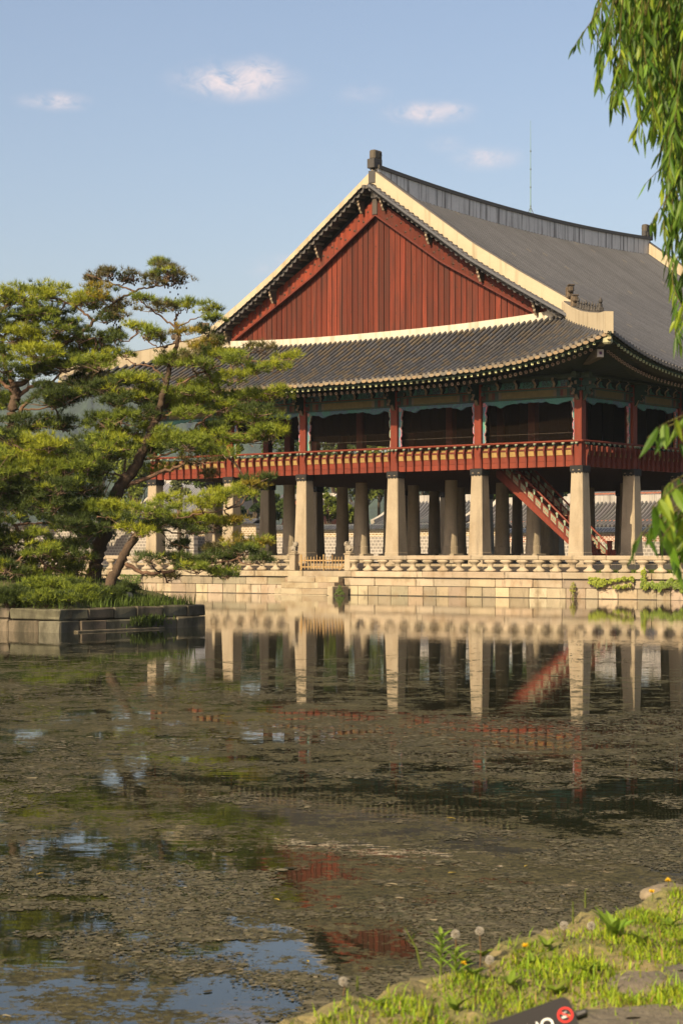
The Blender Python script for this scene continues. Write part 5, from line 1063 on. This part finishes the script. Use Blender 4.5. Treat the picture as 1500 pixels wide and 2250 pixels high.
def rock(lx, ly, lz, seed, c, pw=3.2):
    r_ = np.random.default_rng(seed); th, ph = np.meshgrid(np.linspace(0, 2*math.pi, 22, endpoint=False), np.linspace(-math.pi/2+.08, math.pi/2-.08, 12), indexing='ij')
    d = np.stack([np.cos(th)*np.cos(ph), np.sin(th)*np.cos(ph), np.sin(ph)], -1); k = (np.abs(d)**pw).sum(-1)**(-1/pw); p = d*k[..., None]
    for f in (1.7, 3.9, 7.5): o_ = r_.uniform(0, 6, 9); p = p*(1+(.09/f)*(np.sin(p[..., 0]*f*1.3+o_[0])+np.sin(p[..., 1]*f*1.4+o_[1])+np.sin(p[..., 2]*f*1.2+o_[2]))[..., None])
    p = p*np.array((lx, ly, lz)); p = np.concatenate([p, p[:1]], 0); return MB().grid(p, c)
be = thing('bank_edging', 'row of weathered edging stones along the grassy near bank', 'stone edging', (*Bw(1.6, .15), .3), math.atan2(ED[1], ED[0]))
s = -4.6; k = 0
while s < 8.5:
    l = rng.uniform(.75, 1.45); mb = rock(l/2+.01, rng.uniform(.12, .16), .28, 100+k, jc((.15, .125, .07), .2), 9); k += 1
    mb.build('edging_stone', M['rock'], be, (s+l/2-1.6, -(rng.uniform(.13, .18)-.15)*1.0, -.012+rng.uniform(-.02, .008)), (rng.normal(0, .03), rng.normal(0, .03), rng.normal(0, .03)), smooth=True); s += l
def slab(label, px, py, lx, ly, lz, rz, seed, c, zc=.62):
    Yd = (EYE-zc)*FPX/(py-HOR); p = P(px, py, Yd); t = tag(rock(lx, ly, lz, seed, c, 3.5).build('flat_stone', M['rock'], None, p, (0, 0, rz), smooth=True), label, 'stone', 'flat stones in the near grass'); return t
slab('large flat grey brown stone beside the black sign at the bottom edge', 1390, 2262, .40, .20, .045, .25, 5, (.17, .145, .10), .60)
slab('flat grey stone at the right edge above the larger stone', 1500, 2160, .30, .18, .045, .5, 9, (.16, .135, .10), .60)
slab('small pale weathered stone at the upper right end of the bank edge', 1462, 1962, .15, .07, .03, .9, 12, (.22, .18, .12), .585)
# turf
def scatter(n, s0, s1, t0, t1): s = rng.uniform(s0, s1, n); t = rng.uniform(t0, t1, n); return s, t
gm = MB()
def tuftmask(s, t): return .5+.5*np.sin(s*5.2+1.7*np.sin(t*4))*np.sin(t*6.1+1.3*np.cos(s*3))+.35*np.sin(s*13+t*9)
for n, s0, s1, t0, t1, h, w in ((80000, -.6, 4.4, .13, 2.0, .038, .006), (9000, -.6, 4.4, .26, 2.0, .075, .006), (16000, -4.5, 8.5, .35, 6.5, .08, .008), (900, 0, 4, .06, .35, .06, .005)):
    s, t = scatter(n, s0, s1, t0, t1); kk = rng.random(n) < np.clip(tuftmask(s, t)*1.25-.15, .16, 1); s, t = s[kk], t[kk]; n = len(s)
    pts = np.concatenate([E0+ED*s[:, None]+EP*t[:, None], bank_z(s, t)[:, None]-.008], 1)
    dry = rng.random((n, 1)) < .09; c = np.where(dry, np.array((.22, .17, .07)), np.array((.23, .32, .02)))*rng.uniform(.55, 1.3, (n, 1)); c[:, 0] *= rng.uniform(.8, 1.25, n); blades(gm, pts, h, w, .95, c)
stuff(gm.build('grass', M['grass']))
def leafblade(mb, base, tip, wd, c, up=(0, 0, 1), droop=.0, m=6):
    base, tip = col3(base), col3(tip); d = tip-base; L = np.linalg.norm(d); d = d/L; sd_ = np.cross(d, col3(up)); sd_ /= np.linalg.norm(sd_)+1e-9; nn = np.cross(sd_, d); V_ = []
    for i in range(m):
        f = i/(m-1); w_ = wd*math.sin(math.pi*min(1, .08+.92*f)**.8)*.5+.0006; c_ = base+d*L*f-nn*droop*L*(f-f*f)*-1+nn*0
        V_ += [c_-sd_*w_+nn*w_*.35, c_, c_+sd_*w_+nn*w_*.35]
    F_ = []
    for i in range(m-1): k = i*3; F_ += [(k, k+1, k+4, k+3), (k+1, k+2, k+5, k+4)]
    mb.add(V_, F_, c)
def gpt(px, py, zc=None):
    zc = .62 if zc is None else zc
    for _ in range(5):
        Yd = (EYE-zc)*FPX/(py-HOR); p = P(px, py, Yd); d = p[:2]-E0; s, t = d@ED, d@EP; zc = float(bank_z(s, t))
    return P(px, py, Yd)
def rosette(label, px, py, n, L, wd, c, up=.5, grp='broad leaved weeds in the near grass'):
    p = gpt(px, py); t = thing('weed', label, 'weed', p, rng.uniform(0, 6), grp); me = []
    for k in range(n):
        q = k/n*2*math.pi+rng.normal(0, .3); mb = MB(); l = L*rng.uniform(.7, 1.15); u_ = up*rng.uniform(.6, 1.4)
        leafblade(mb, (0, 0, .005), (l*math.cos(q), l*math.sin(q), l*u_), wd*rng.uniform(.8, 1.2), jc(c, .25), droop=.25); mb.build('leaf', M['leaf'], t)
LG = (.18, .28, .03)
def stalk_weed(label, px, py, h, n, L, wd, c, lean=0, grp='tall weeds at the bank edge'):
    p = gpt(px, py); t = thing('weed', label, 'weed', p, 0, grp); MB().tube([(0, 0, 0), (lean*.3, 0, h*.5), (lean, 0, h)], [.005, .004, .002], 5, (.12, .15, .03)).build('stem', M['leaf'], t)
    for k in range(n):
        f = .15+.85*k/n; q = k*2.4; l = L*(1.1-.5*f)*rng.uniform(.8, 1.2); b_ = np.array((lean*f*f, 0, h*f)); mb = MB(); leafblade(mb, b_, b_+np.array((l*math.cos(q), l*math.sin(q)*.8, l*.55)), wd, jc(c, .25), droop=.3); mb.build('leaf', M['leaf'], t)
stalk_weed('tall leafy weed with narrow bright leaves at the bank edge left of the dandelion clock', 968, 2142, .15, 20, .075, .014, LG)
stalk_weed('shorter narrow leaved weed beside the tall leafy one', 1000, 2150, .10, 14, .07, .014, LG)
stalk_weed('single tall grass like weed leaning left at the bank edge', 925, 2128, .15, 3, .06, .006, (.13, .17, .03), -.06)
stalk_weed('thin spiky weed on the pale edging stone at the upper right', 1258, 2030, .09, 10, .025, .006, (.12, .14, .04))
stalk_weed('thin weed on the edging stone beside the water in the upper right', 1285, 1995, .08, 9, .025, .006, (.12, .14, .04))
stalk_weed('small feathery weed at the bank edge by the lower left dandelion clock', 785, 2178, .05, 10, .02, .006, (.12, .14, .04))
rosette('broad leaved bright plant with upright leaves at the right of the bank', 1345, 2062, 7, .085, .045, (.13, .21, .02), 1.0)
for i, (lab, px, py, L) in enumerate((('broad leaf weed in the grass below the two tall dandelion clocks', 1040, 2150, .06), ('broad leaf weed right of the yellow dandelion on the bank', 1170, 2120, .05), ('low broad weed in the grass above the black sign', 1120, 2170, .06), ('broad weed in the lower left of the near grass', 830, 2215, .05), ('low weed at the bottom of the grass left of the sign', 1000, 2225, .06), ('broad weed in the sunlit grass above the flat stones', 1290, 2140, .05), ('leafy weed behind the flat stone at the right', 1410, 2080, .06), ('leafy weed at the right edge of the grass', 1470, 2040, .06), ('small weed by the tall leafy weed', 1020, 2120, .045), ('pale weed in the grass between the sign and the large stone', 1220, 2185, .05), ('weed beside the lower yellow dandelion', 1060, 2105, .045), ('weed in the middle of the near grass', 1200, 2085, .05))):
    rosette(lab, px, py, 7, L, .024, (.14, .20, .02), .7)
def dandelion(label, px, py, h, clock):
    p = P(px, py, 0) if False else None; pyb = py+h*FPX/ (6.8)*1.0; g = gpt(px, min(pyb, 2400)); t = thing('dandelion', label, 'flower', g, 0, 'dandelions on the near bank')
    MB().tube([(0, 0, -.01), (.004, 0, h*.5), (0, 0, h)], [.0028, .0025, .0022], 5, (.16, .10, .05) if clock else (.14, .16, .04)).build('stem', M['leaf'], t)
    mb = MB()
    if clock:
        n = 420; u = rng.normal(0, 1, (n, 3)); u /= np.linalg.norm(u, axis=1)[:, None]; needles(mb, np.zeros((n, 3)), u, np.full(n, .0165), 1, np.tile((.42, .38, .31), (n, 1)), .0012, .02); n2 = 260; u = rng.normal(0, 1, (n2, 3)); u /= np.linalg.norm(u, axis=1)[:, None]
        needles(mb, u*.014, u, np.full(n2, .004), 4, np.tile((.45, .42, .36), (n2, 1)), .0012, .9); mb.lathe([(.001, -.004), (.004, -.002), (.004, .003), (.001, .005)], 6, (.2, .13, .06)); mb.build('seed_head', M['petal'], t, (0, 0, h+.004))
    else:
        n = 90; q = rng.uniform(0, 6.28, n); e = rng.uniform(.05, 1.2, n); u = np.stack([np.cos(q)*np.cos(e), np.sin(q)*np.cos(e), np.sin(e)], 1); needles(mb, np.zeros((n, 3)), u, np.full(n, .016), 1, np.tile((.75, .50, .02), (n, 1))*rng.uniform(.8, 1.1, (n, 1)), .005, .03); mb.build('flower_head', M['petal'], t, (0, 0, h))
for lab, px, py, h, ck in (('tallest dandelion clock at the bank edge beside the leafy weed', 1000, 2055, .14, 1), ('half blown dandelion clock just right of the tallest one', 1053, 2045, .15, 1), ('dandelion clock low in the grass below the two tall ones', 1075, 2112, .07, 1), ('dandelion clock alone at the lower left end of the bank edge', 754, 2160, .035, 1),
                           ('brownish dandelion clock on the pale edging stone', 1238, 2034, .05, 1), ('dandelion clock between the pale stone and the broad leaved plant', 1298, 2034, .07, 1), ('yellow dandelion near the low dandelion clock', 1017, 2119, .03, 0), ('wide yellow dandelion in the middle of the grass', 1153, 2079, .03, 0), ('yellow dandelion in front of the pale stone', 1431, 1957, .03, 0), ('yellow dandelion at the topmost end of the bank', 1466, 1932, .03, 0)):
    dandelion(lab, px, py, h, ck)
# no smoking sign
sg = thing('sign', 'low black tilted sign with a red no smoking symbol and white letters', 'sign', P(1150, 2540, 4.7), 0)
loc = P(1166, 2215, 4.7); off = loc-P(1150, 2540, 4.7); qm = Matrix.Rotation(math.radians(-20.0), 4, 'Y')@Matrix.Rotation(math.radians(-32), 4, 'X')
def rrect(x0, x1, y0, y1, r, m=5):
    out = []
    for cx, cy, a in ((x1-r, y1-r, 0), (x0+r, y1-r, 90), (x0+r, y0+r, 180), (x1-r, y0+r, 270)):
        for k in range(m): q = math.radians(a+90*k/(m-1)); out.append((cx+r*math.cos(q), cy+r*math.sin(q)))
    return out
def plate(mb, pts, y0, y1, c):
    n = len(pts); V_ = [(x, y, z) for y in (y0, y1) for x, z in pts]; mb.add(V_+[(np.mean([p[0] for p in pts]), y0, np.mean([p[1] for p in pts])), (np.mean([p[0] for p in pts]), y1, np.mean([p[1] for p in pts]))], [(i, (i+1) % n, 2*n) for i in range(n)]+[(n+(i+1) % n, n+i, 2*n+1) for i in range(n)], c)
    mb.add(V_, [(i, n+i, n+(i+1) % n, (i+1) % n) for i in range(n)], c)
eul = qm.to_euler()
mb = MB(); plate(mb, rrect(-.40, .095, -.26, .0, .02), 0, .022, (.022, .021, .022)); board = mb.build('board', M['signpaint'], sg, off, eul)
cx, cz = .072, -.045
ring = MB(); R0, R1, n = .0195, .0150, 28
for k in range(n):
    q0, q1 = k/n*2*math.pi, (k+1)/n*2*math.pi; ring.add([(cx+R0*math.cos(q0), -.0012, cz+R0*math.sin(q0)), (cx+R0*math.cos(q1), -.0012, cz+R0*math.sin(q1)), (cx+R1*math.cos(q1), -.0012, cz+R1*math.sin(q1)), (cx+R1*math.cos(q0), -.0012, cz+R1*math.sin(q0))], [(0, 1, 2, 3)], (.55, .03, .025))
q_ = math.radians(135); dx, dz = math.cos(q_), math.sin(q_); w_ = .0021; ring.add([(cx+dx*R1-dz*w_, -.0018, cz+dz*R1+dx*w_), (cx+dx*R1+dz*w_, -.0018, cz+dz*R1-dx*w_), (cx-dx*R1+dz*w_, -.0018, cz-dz*R1-dx*w_), (cx-dx*R1-dz*w_, -.0018, cz-dz*R1+dx*w_)], [(0, 1, 2, 3)], (.55, .03, .025))
ring.build('prohibition_ring', M['signpaint'], board)
cg = MB().box(cx-.010, cx+.006, -.0009, -.0006, cz-.006, cz-.002, (.7, .7, .68)); cg.box(cx+.0065, cx+.011, -.0009, -.0006, cz-.006, cz-.002, (.5, .3, .1))
for k in range(4): cg.box(cx-.006+.003*k, cx-.004+.003*k, -.0009, -.0006, cz+.001+.0012*k, cz+.0065+.001*(k % 2), (.5, .5, .5))
cg.build('cigarette_symbol', M['signpaint'], board)
fc = bpy.data.curves.new('sign_lettering', 'FONT'); fc.body = 'NO'; fc.size = .042; fc.align_x = 'RIGHT'; fc.extrude = .0003
lm = MB  # lettering material
mtx = bpy.data.materials.new('white_lettering'); mtx.use_nodes = True; mtx.node_tree.nodes['Principled BSDF'].inputs['Base Color'].default_value = (.6, .6, .58, 1); fc.materials.append(mtx)
tmp_o = bpy.data.objects.new('lettering_curve', fc); COL.objects.link(tmp_o); bpy.context.view_layer.update(); lme = bpy.data.meshes.new_from_object(tmp_o.evaluated_get(bpy.context.evaluated_depsgraph_get())); bpy.data.objects.remove(tmp_o)
if not lme.materials: lme.materials.append(mtx)
inst('lettering', lme, board, (.040, -.0012, -.066), (math.pi/2, 0, 0))
MB().chbox(.02, .05, .02, .05, -.55, -.03, BLACK, .004).build('stake', M['iron'], board); MB().chbox(.095, .125, .0, .035, -.06, -.045, BLACK, .004).build('clamp', M['iron'], board)

# ------------------------------------------------------------------ weeping willow hanging in from the upper right
wt = thing('willow_tree', 'weeping willow whose long leafy strands hang down at the upper right', 'willow tree', (5.2, 9.2, .6), 0); w0 = np.array((5.2, 9.2, .6))
tk = MB(); tk.tube(spline([(0, 0, -.3), (.1, 0, 1.5), (-.1, .1, 3.5), (-.5, .1, 5.4)], 12), np.linspace(.34, .2, 12), 10, (.10, .08, .055))
for tip in ((-3.4, -.2, 6.3), (-2.6, 1.0, 6.0), (-2.2, -.9, 5.6), (-3.0, .5, 6.6)): tk.tube(spline([(-.5, .1, 5.2), (-1.5, tip[1]*.5, 6.3), tip], 8), np.linspace(.13, .03, 8), 7, (.10, .08, .055))
tk.build('trunk', M['bark'], wt, smooth=True)
LF = MB(); TWG = MB(); big = []
def strand(x0, y0, x1, y1, Y, sp, L, wd, ang=.35, start=0.0, store=None):
    p0_, p1_ = P(x0, y0, Y), P(x1, y1, Y+rng.uniform(-.15, .15)); n_ = 14; s = np.array([p0_+(p1_-p0_)*f+np.array((0.05*math.sin(f*3+x0), .05*math.sin(f*4+x1), -.0)) for f in np.linspace(0, 1, n_)]); TWG.tube(s-w0, np.linspace(.0035, .0012, n_), 4, (.10, .09, .03), caps=False)
    ln_ = np.linalg.norm(p1_-p0_); m = int(ln_/sp)
    for k in range(m):
        f = start+(1-start)*(k+.5)/m; i = min(int(f*(n_-1)), n_-2); b_ = s[i]+(s[i+1]-s[i])*(f*(n_-1)-i); q = rng.uniform(0, 6.28); d = np.array((math.cos(q)*ang, math.sin(q)*ang, -1.0))+rng.normal(0, .12, 3); d /= np.linalg.norm(d); l = L*rng.uniform(.65, 1.2)
        r_ = rng.random(); c = (.05, .11, .010) if r_ < .45 else (.10, .18, .014) if r_ < .85 else (.19, .26, .02)
        mb = LF if store is None else MB(); leafblade(mb, b_-w0, b_+d*l-w0, wd*rng.uniform(.75, 1.2), jc(c, .25), up=(rng.normal(0, 1), rng.normal(0, 1), .2), droop=rng.uniform(-.3, .3), m=5)
        if store is not None: mb.build('leaf', M['leaf'], wt)
edge = [(1280, 40), (1300, 20), (1325, 190), (1345, 235), (1372, 255), (1395, 180), (1425, 300), (1450, 300), (1470, 340), (1500, 560), (1530, 700)]
strand(1308, -40, 1276, 112, 8.6, .020, .075, .013, .3, .35)
for k in range(200):
    x1 = rng.uniform(1318, 1545)
    if x1 < 1405 and rng.random() < .5: x1 = rng.uniform(1410, 1545)
    yb = np.interp(x1, [1315, 1345, 1380, 1400, 1430, 1455, 1480, 1545], [150, 240, 262, 190, 300, 320, 480, 640]); y1 = yb*rng.uniform(.35, 1.0); x0 = x1+rng.uniform(-8, 26); strand(x0, -60-rng.uniform(0, 60), x1, y1, rng.uniform(7.9, 10.2), .030, .092, .0165, .36, .0)
for (x0, y0, x1, y1) in ((1392, -50, 1312, 195), (1375, -60, 1378, 258), (1362, 100, 1330, 205), (1440, 60, 1412, 300), (1446, 90, 1440, 295), (1470, 200, 1432, 345), (1490, 280, 1428, 410), (1500, 300, 1448, 540), (1505, 300, 1470, 610), (1520, 300, 1482, 700), (1500, 420, 1462, 745), (1508, 480, 1478, 735), (1530, 520, 1500, 760), (1484, 330, 1446, 500), (1512, 560, 1490, 720), (1495, 360, 1455, 470), (1500, 430, 1475, 560)):
    strand(x0, y0, x1, y1, rng.uniform(8.0, 9.2), .025, .09, .017, .36)
for (x0, y0, x1, y1, Yl, n_) in ((1560, 880, 1468, 960, 5.3, .03), (1540, 905, 1490, 985, 5.4, .03), (1570, 1000, 1452, 1140, 5.2, .024), (1560, 1030, 1432, 1195, 5.1, .022), (1560, 1020, 1478, 1170, 5.3, .022), (1570, 1060, 1440, 1215, 5.2, .02), (1560, 1040, 1500, 1190, 5.0, .024), (1580, 1010, 1470, 1100, 5.4, .024), (1570, 1080, 1462, 1175, 5.15, .022), (1560, 1000, 1470, 1120, 5.0, .02), (1565, 1020, 1490, 1150, 5.3, .02), (1560, 1050, 1446, 1180, 5.25, .02), (1575, 1040, 1485, 1210, 5.1, .02), (1560, 870, 1482, 945, 5.2, .025), (1570, 1090, 1436, 1225, 5.2, .024)):
    strand(x0, y0, x1, y1, Yl, n_*1.1, .088, .023, .5, 0, True)
stuff(TWG.build('twigs', M['bark'], wt)); stuff(LF.build('leaves', M['leaf'], wt))
bw = MB()
for (x0, y0, x1, y1) in ((1570, 880, 1720, 700), (1580, 1000, 1760, 700), (1590, 1060, 1800, 720)): bw.tube(spline([P(x0, y0, 5.3)-w0, P(x1, y1, 5.6)-w0, (-1.6, -2.4, 3.6), (-.5, .1, 5.0)], 10), np.linspace(.004, .02, 10), 5, (.10, .08, .05), caps=False)
stuff(bw.build('twigs', M['bark'], wt))

# ------------------------------------------------------------------ bits floating on the scum
fm = []
for c in ((.45, .33, .05), (.40, .34, .20), (.20, .22, .04)):
    mb = MB(); leafblade(mb, (-.03, 0, 0), (.03, 0, .004), .016, c, droop=.1); fm.append(mb.mesh('floating_leaf', M['leaf']))
for i, (lab, px, py, k, sc) in enumerate((('yellow leaf floating on the scum in the lower middle of the pond', 993, 1921, 0, 1.5), ('pale curled leaf floating left of the bank tip', 860, 1946, 1, 1.3), ('yellow leaf floating near the red gable reflection', 607, 1979, 0, 1.0), ('pale leaf floating on the open water at the lower left', 200, 2095, 1, 1.0), ('tan leaf floating on a scum drift at mid pond', 930, 1945, 1, 1.1), ('yellow leaf floating close to the near bank', 1155, 1905, 0, .8), ('small yellow leaf floating at the left of the lower pond', 88, 1922, 0, .9), ('tan leaf floating on the scum near the bottom left corner', 15, 2236, 1, .9), ('orange leaf floating by the dark open patch', 676, 2115, 0, .8), ('yellow leaf floating among the scum at centre right', 990, 1800, 0, 1.3))):
    p = P(px, py, EYE*FPX/(py-HOR)); o = inst('floating_leaf', fm[k], None, (p[0], p[1], .006), (0, rng.normal(0, .1), rng.uniform(0, 6)), (sc, sc, sc)); tag(o, lab, 'leaf', 'leaves floating on the pond')

# ------------------------------------------------------------------ air
hz = bpy.data.materials.new('haze_air'); hz.use_nodes = True; hn = hz.node_tree; hn.nodes.remove(hn.nodes['Principled BSDF'])
pv = hn.nodes.new('ShaderNodeVolumePrincipled'); pv.inputs['Color'].default_value = (.72, .85, 1, 1); pv.inputs['Density'].default_value = .00009
hn.links.new(pv.outputs[0], hn.nodes['Material Output'].inputs['Volume'])
stuff(MB().box(-3400, 3400, -1800, 3900, -2.5, 222, (1, 1, 1)).build('haze', hz))

# ------------------------------------------------------------------ scum flakes lying on the water (nobody could count them)
def lattice(seed, n=256): return np.random.default_rng(seed).random((n, n))
def vnoise(x, y, sc, L):
    x = x*sc; y = y*sc; i = np.floor(x).astype(int); j = np.floor(y).astype(int); fx = sm(x-i); fy = sm(y-j); n = len(L)
    a, b, c, d = L[i % n, j % n], L[(i+1) % n, j % n], L[i % n, (j+1) % n], L[(i+1) % n, (j+1) % n]
    return (a*(1-fx)+b*fx)*(1-fy)+(c*(1-fx)+d*fx)*fy
nF = 480000
yF = 1/rng.uniform(1/47, 1/7.2, nF); xF = rng.uniform(-.24, .24, nF)*yF
L1, L2, L3 = lattice(1), lattice(2), lattice(3)
dn = .38*vnoise(xF+50, yF, .35, L1)+.34*vnoise(xF+50, yF, 1.1, L2)+.28*vnoise(xF+50, yF, 3.6, L3)
dn -= .10*np.exp(-((xF-2.6)/2.4)**2-((yF-16.6)/1.4)**2)+.06*np.exp(-((xF+.35)/.5)**2-((yF-10.2)/.4)**2)+.15*sm((yF-22)/16)
keep = dn+rng.normal(0, .03, nF) > .505
bankd = (np.stack([xF, yF], 1)-E0)@EP; isl = np.stack([xF, yF], 1)-IC; ia, ib = isl@A2, isl@B2
keep &= (bankd < -.05) & ~((ia < .2) & (ib > -.2))
xF, yF = xF[keep], yF[keep]; N = len(xF); rad = (.0018*yF**.66)*rng.lognormal(0, .5, N)*1.0
ang = np.arange(6)/6*2*math.pi; rr_ = rad[:, None]*rng.uniform(.75, 1.2, (N, 6)); tl = rng.normal(0, .018, (N, 2)); rot = rng.uniform(0, 6.28, N)[:, None]; el_ = rng.uniform(.5, 1, (N, 1))
px_ = rr_*np.cos(ang); py_ = rr_*np.sin(ang)*el_; qx = px_*np.cos(rot)-py_*np.sin(rot); qy = px_*np.sin(rot)+py_*np.cos(rot)
Vf = np.stack([xF[:, None]+qx, yF[:, None]+qy, .004+np.abs(tl[:, :1]*qx+tl[:, 1:]*qy)+rng.uniform(0, .0015, (N, 1))], -1).reshape(-1, 3)
kb = (np.arange(N)*6)[:, None]
tone = rng.random((N, 1)); cF = np.where(tone < .55, np.array((.078, .070, .036)), np.where(tone < .85, np.array((.115, .100, .060)), np.array((.035, .036, .014))))*rng.uniform(.6, 1.5, (N, 1))
br = rng.random(N) < .006; cF[br] = np.array((.30, .25, .15))*rng.uniform(.6, 1.1, (br.sum(), 1))
fk = MB(); fk.add(Vf, kb+np.array((0, 1, 2, 3)), cF); fk.ch.append((np.zeros((0, 3)), kb+np.array((0, 3, 4, 5)), cF))
M['scum'] = mat('scum_flakes', rough=.8, var=.15, scale=3, spec=.2)
stuff(fk.build('floating_scum', M['scum']))
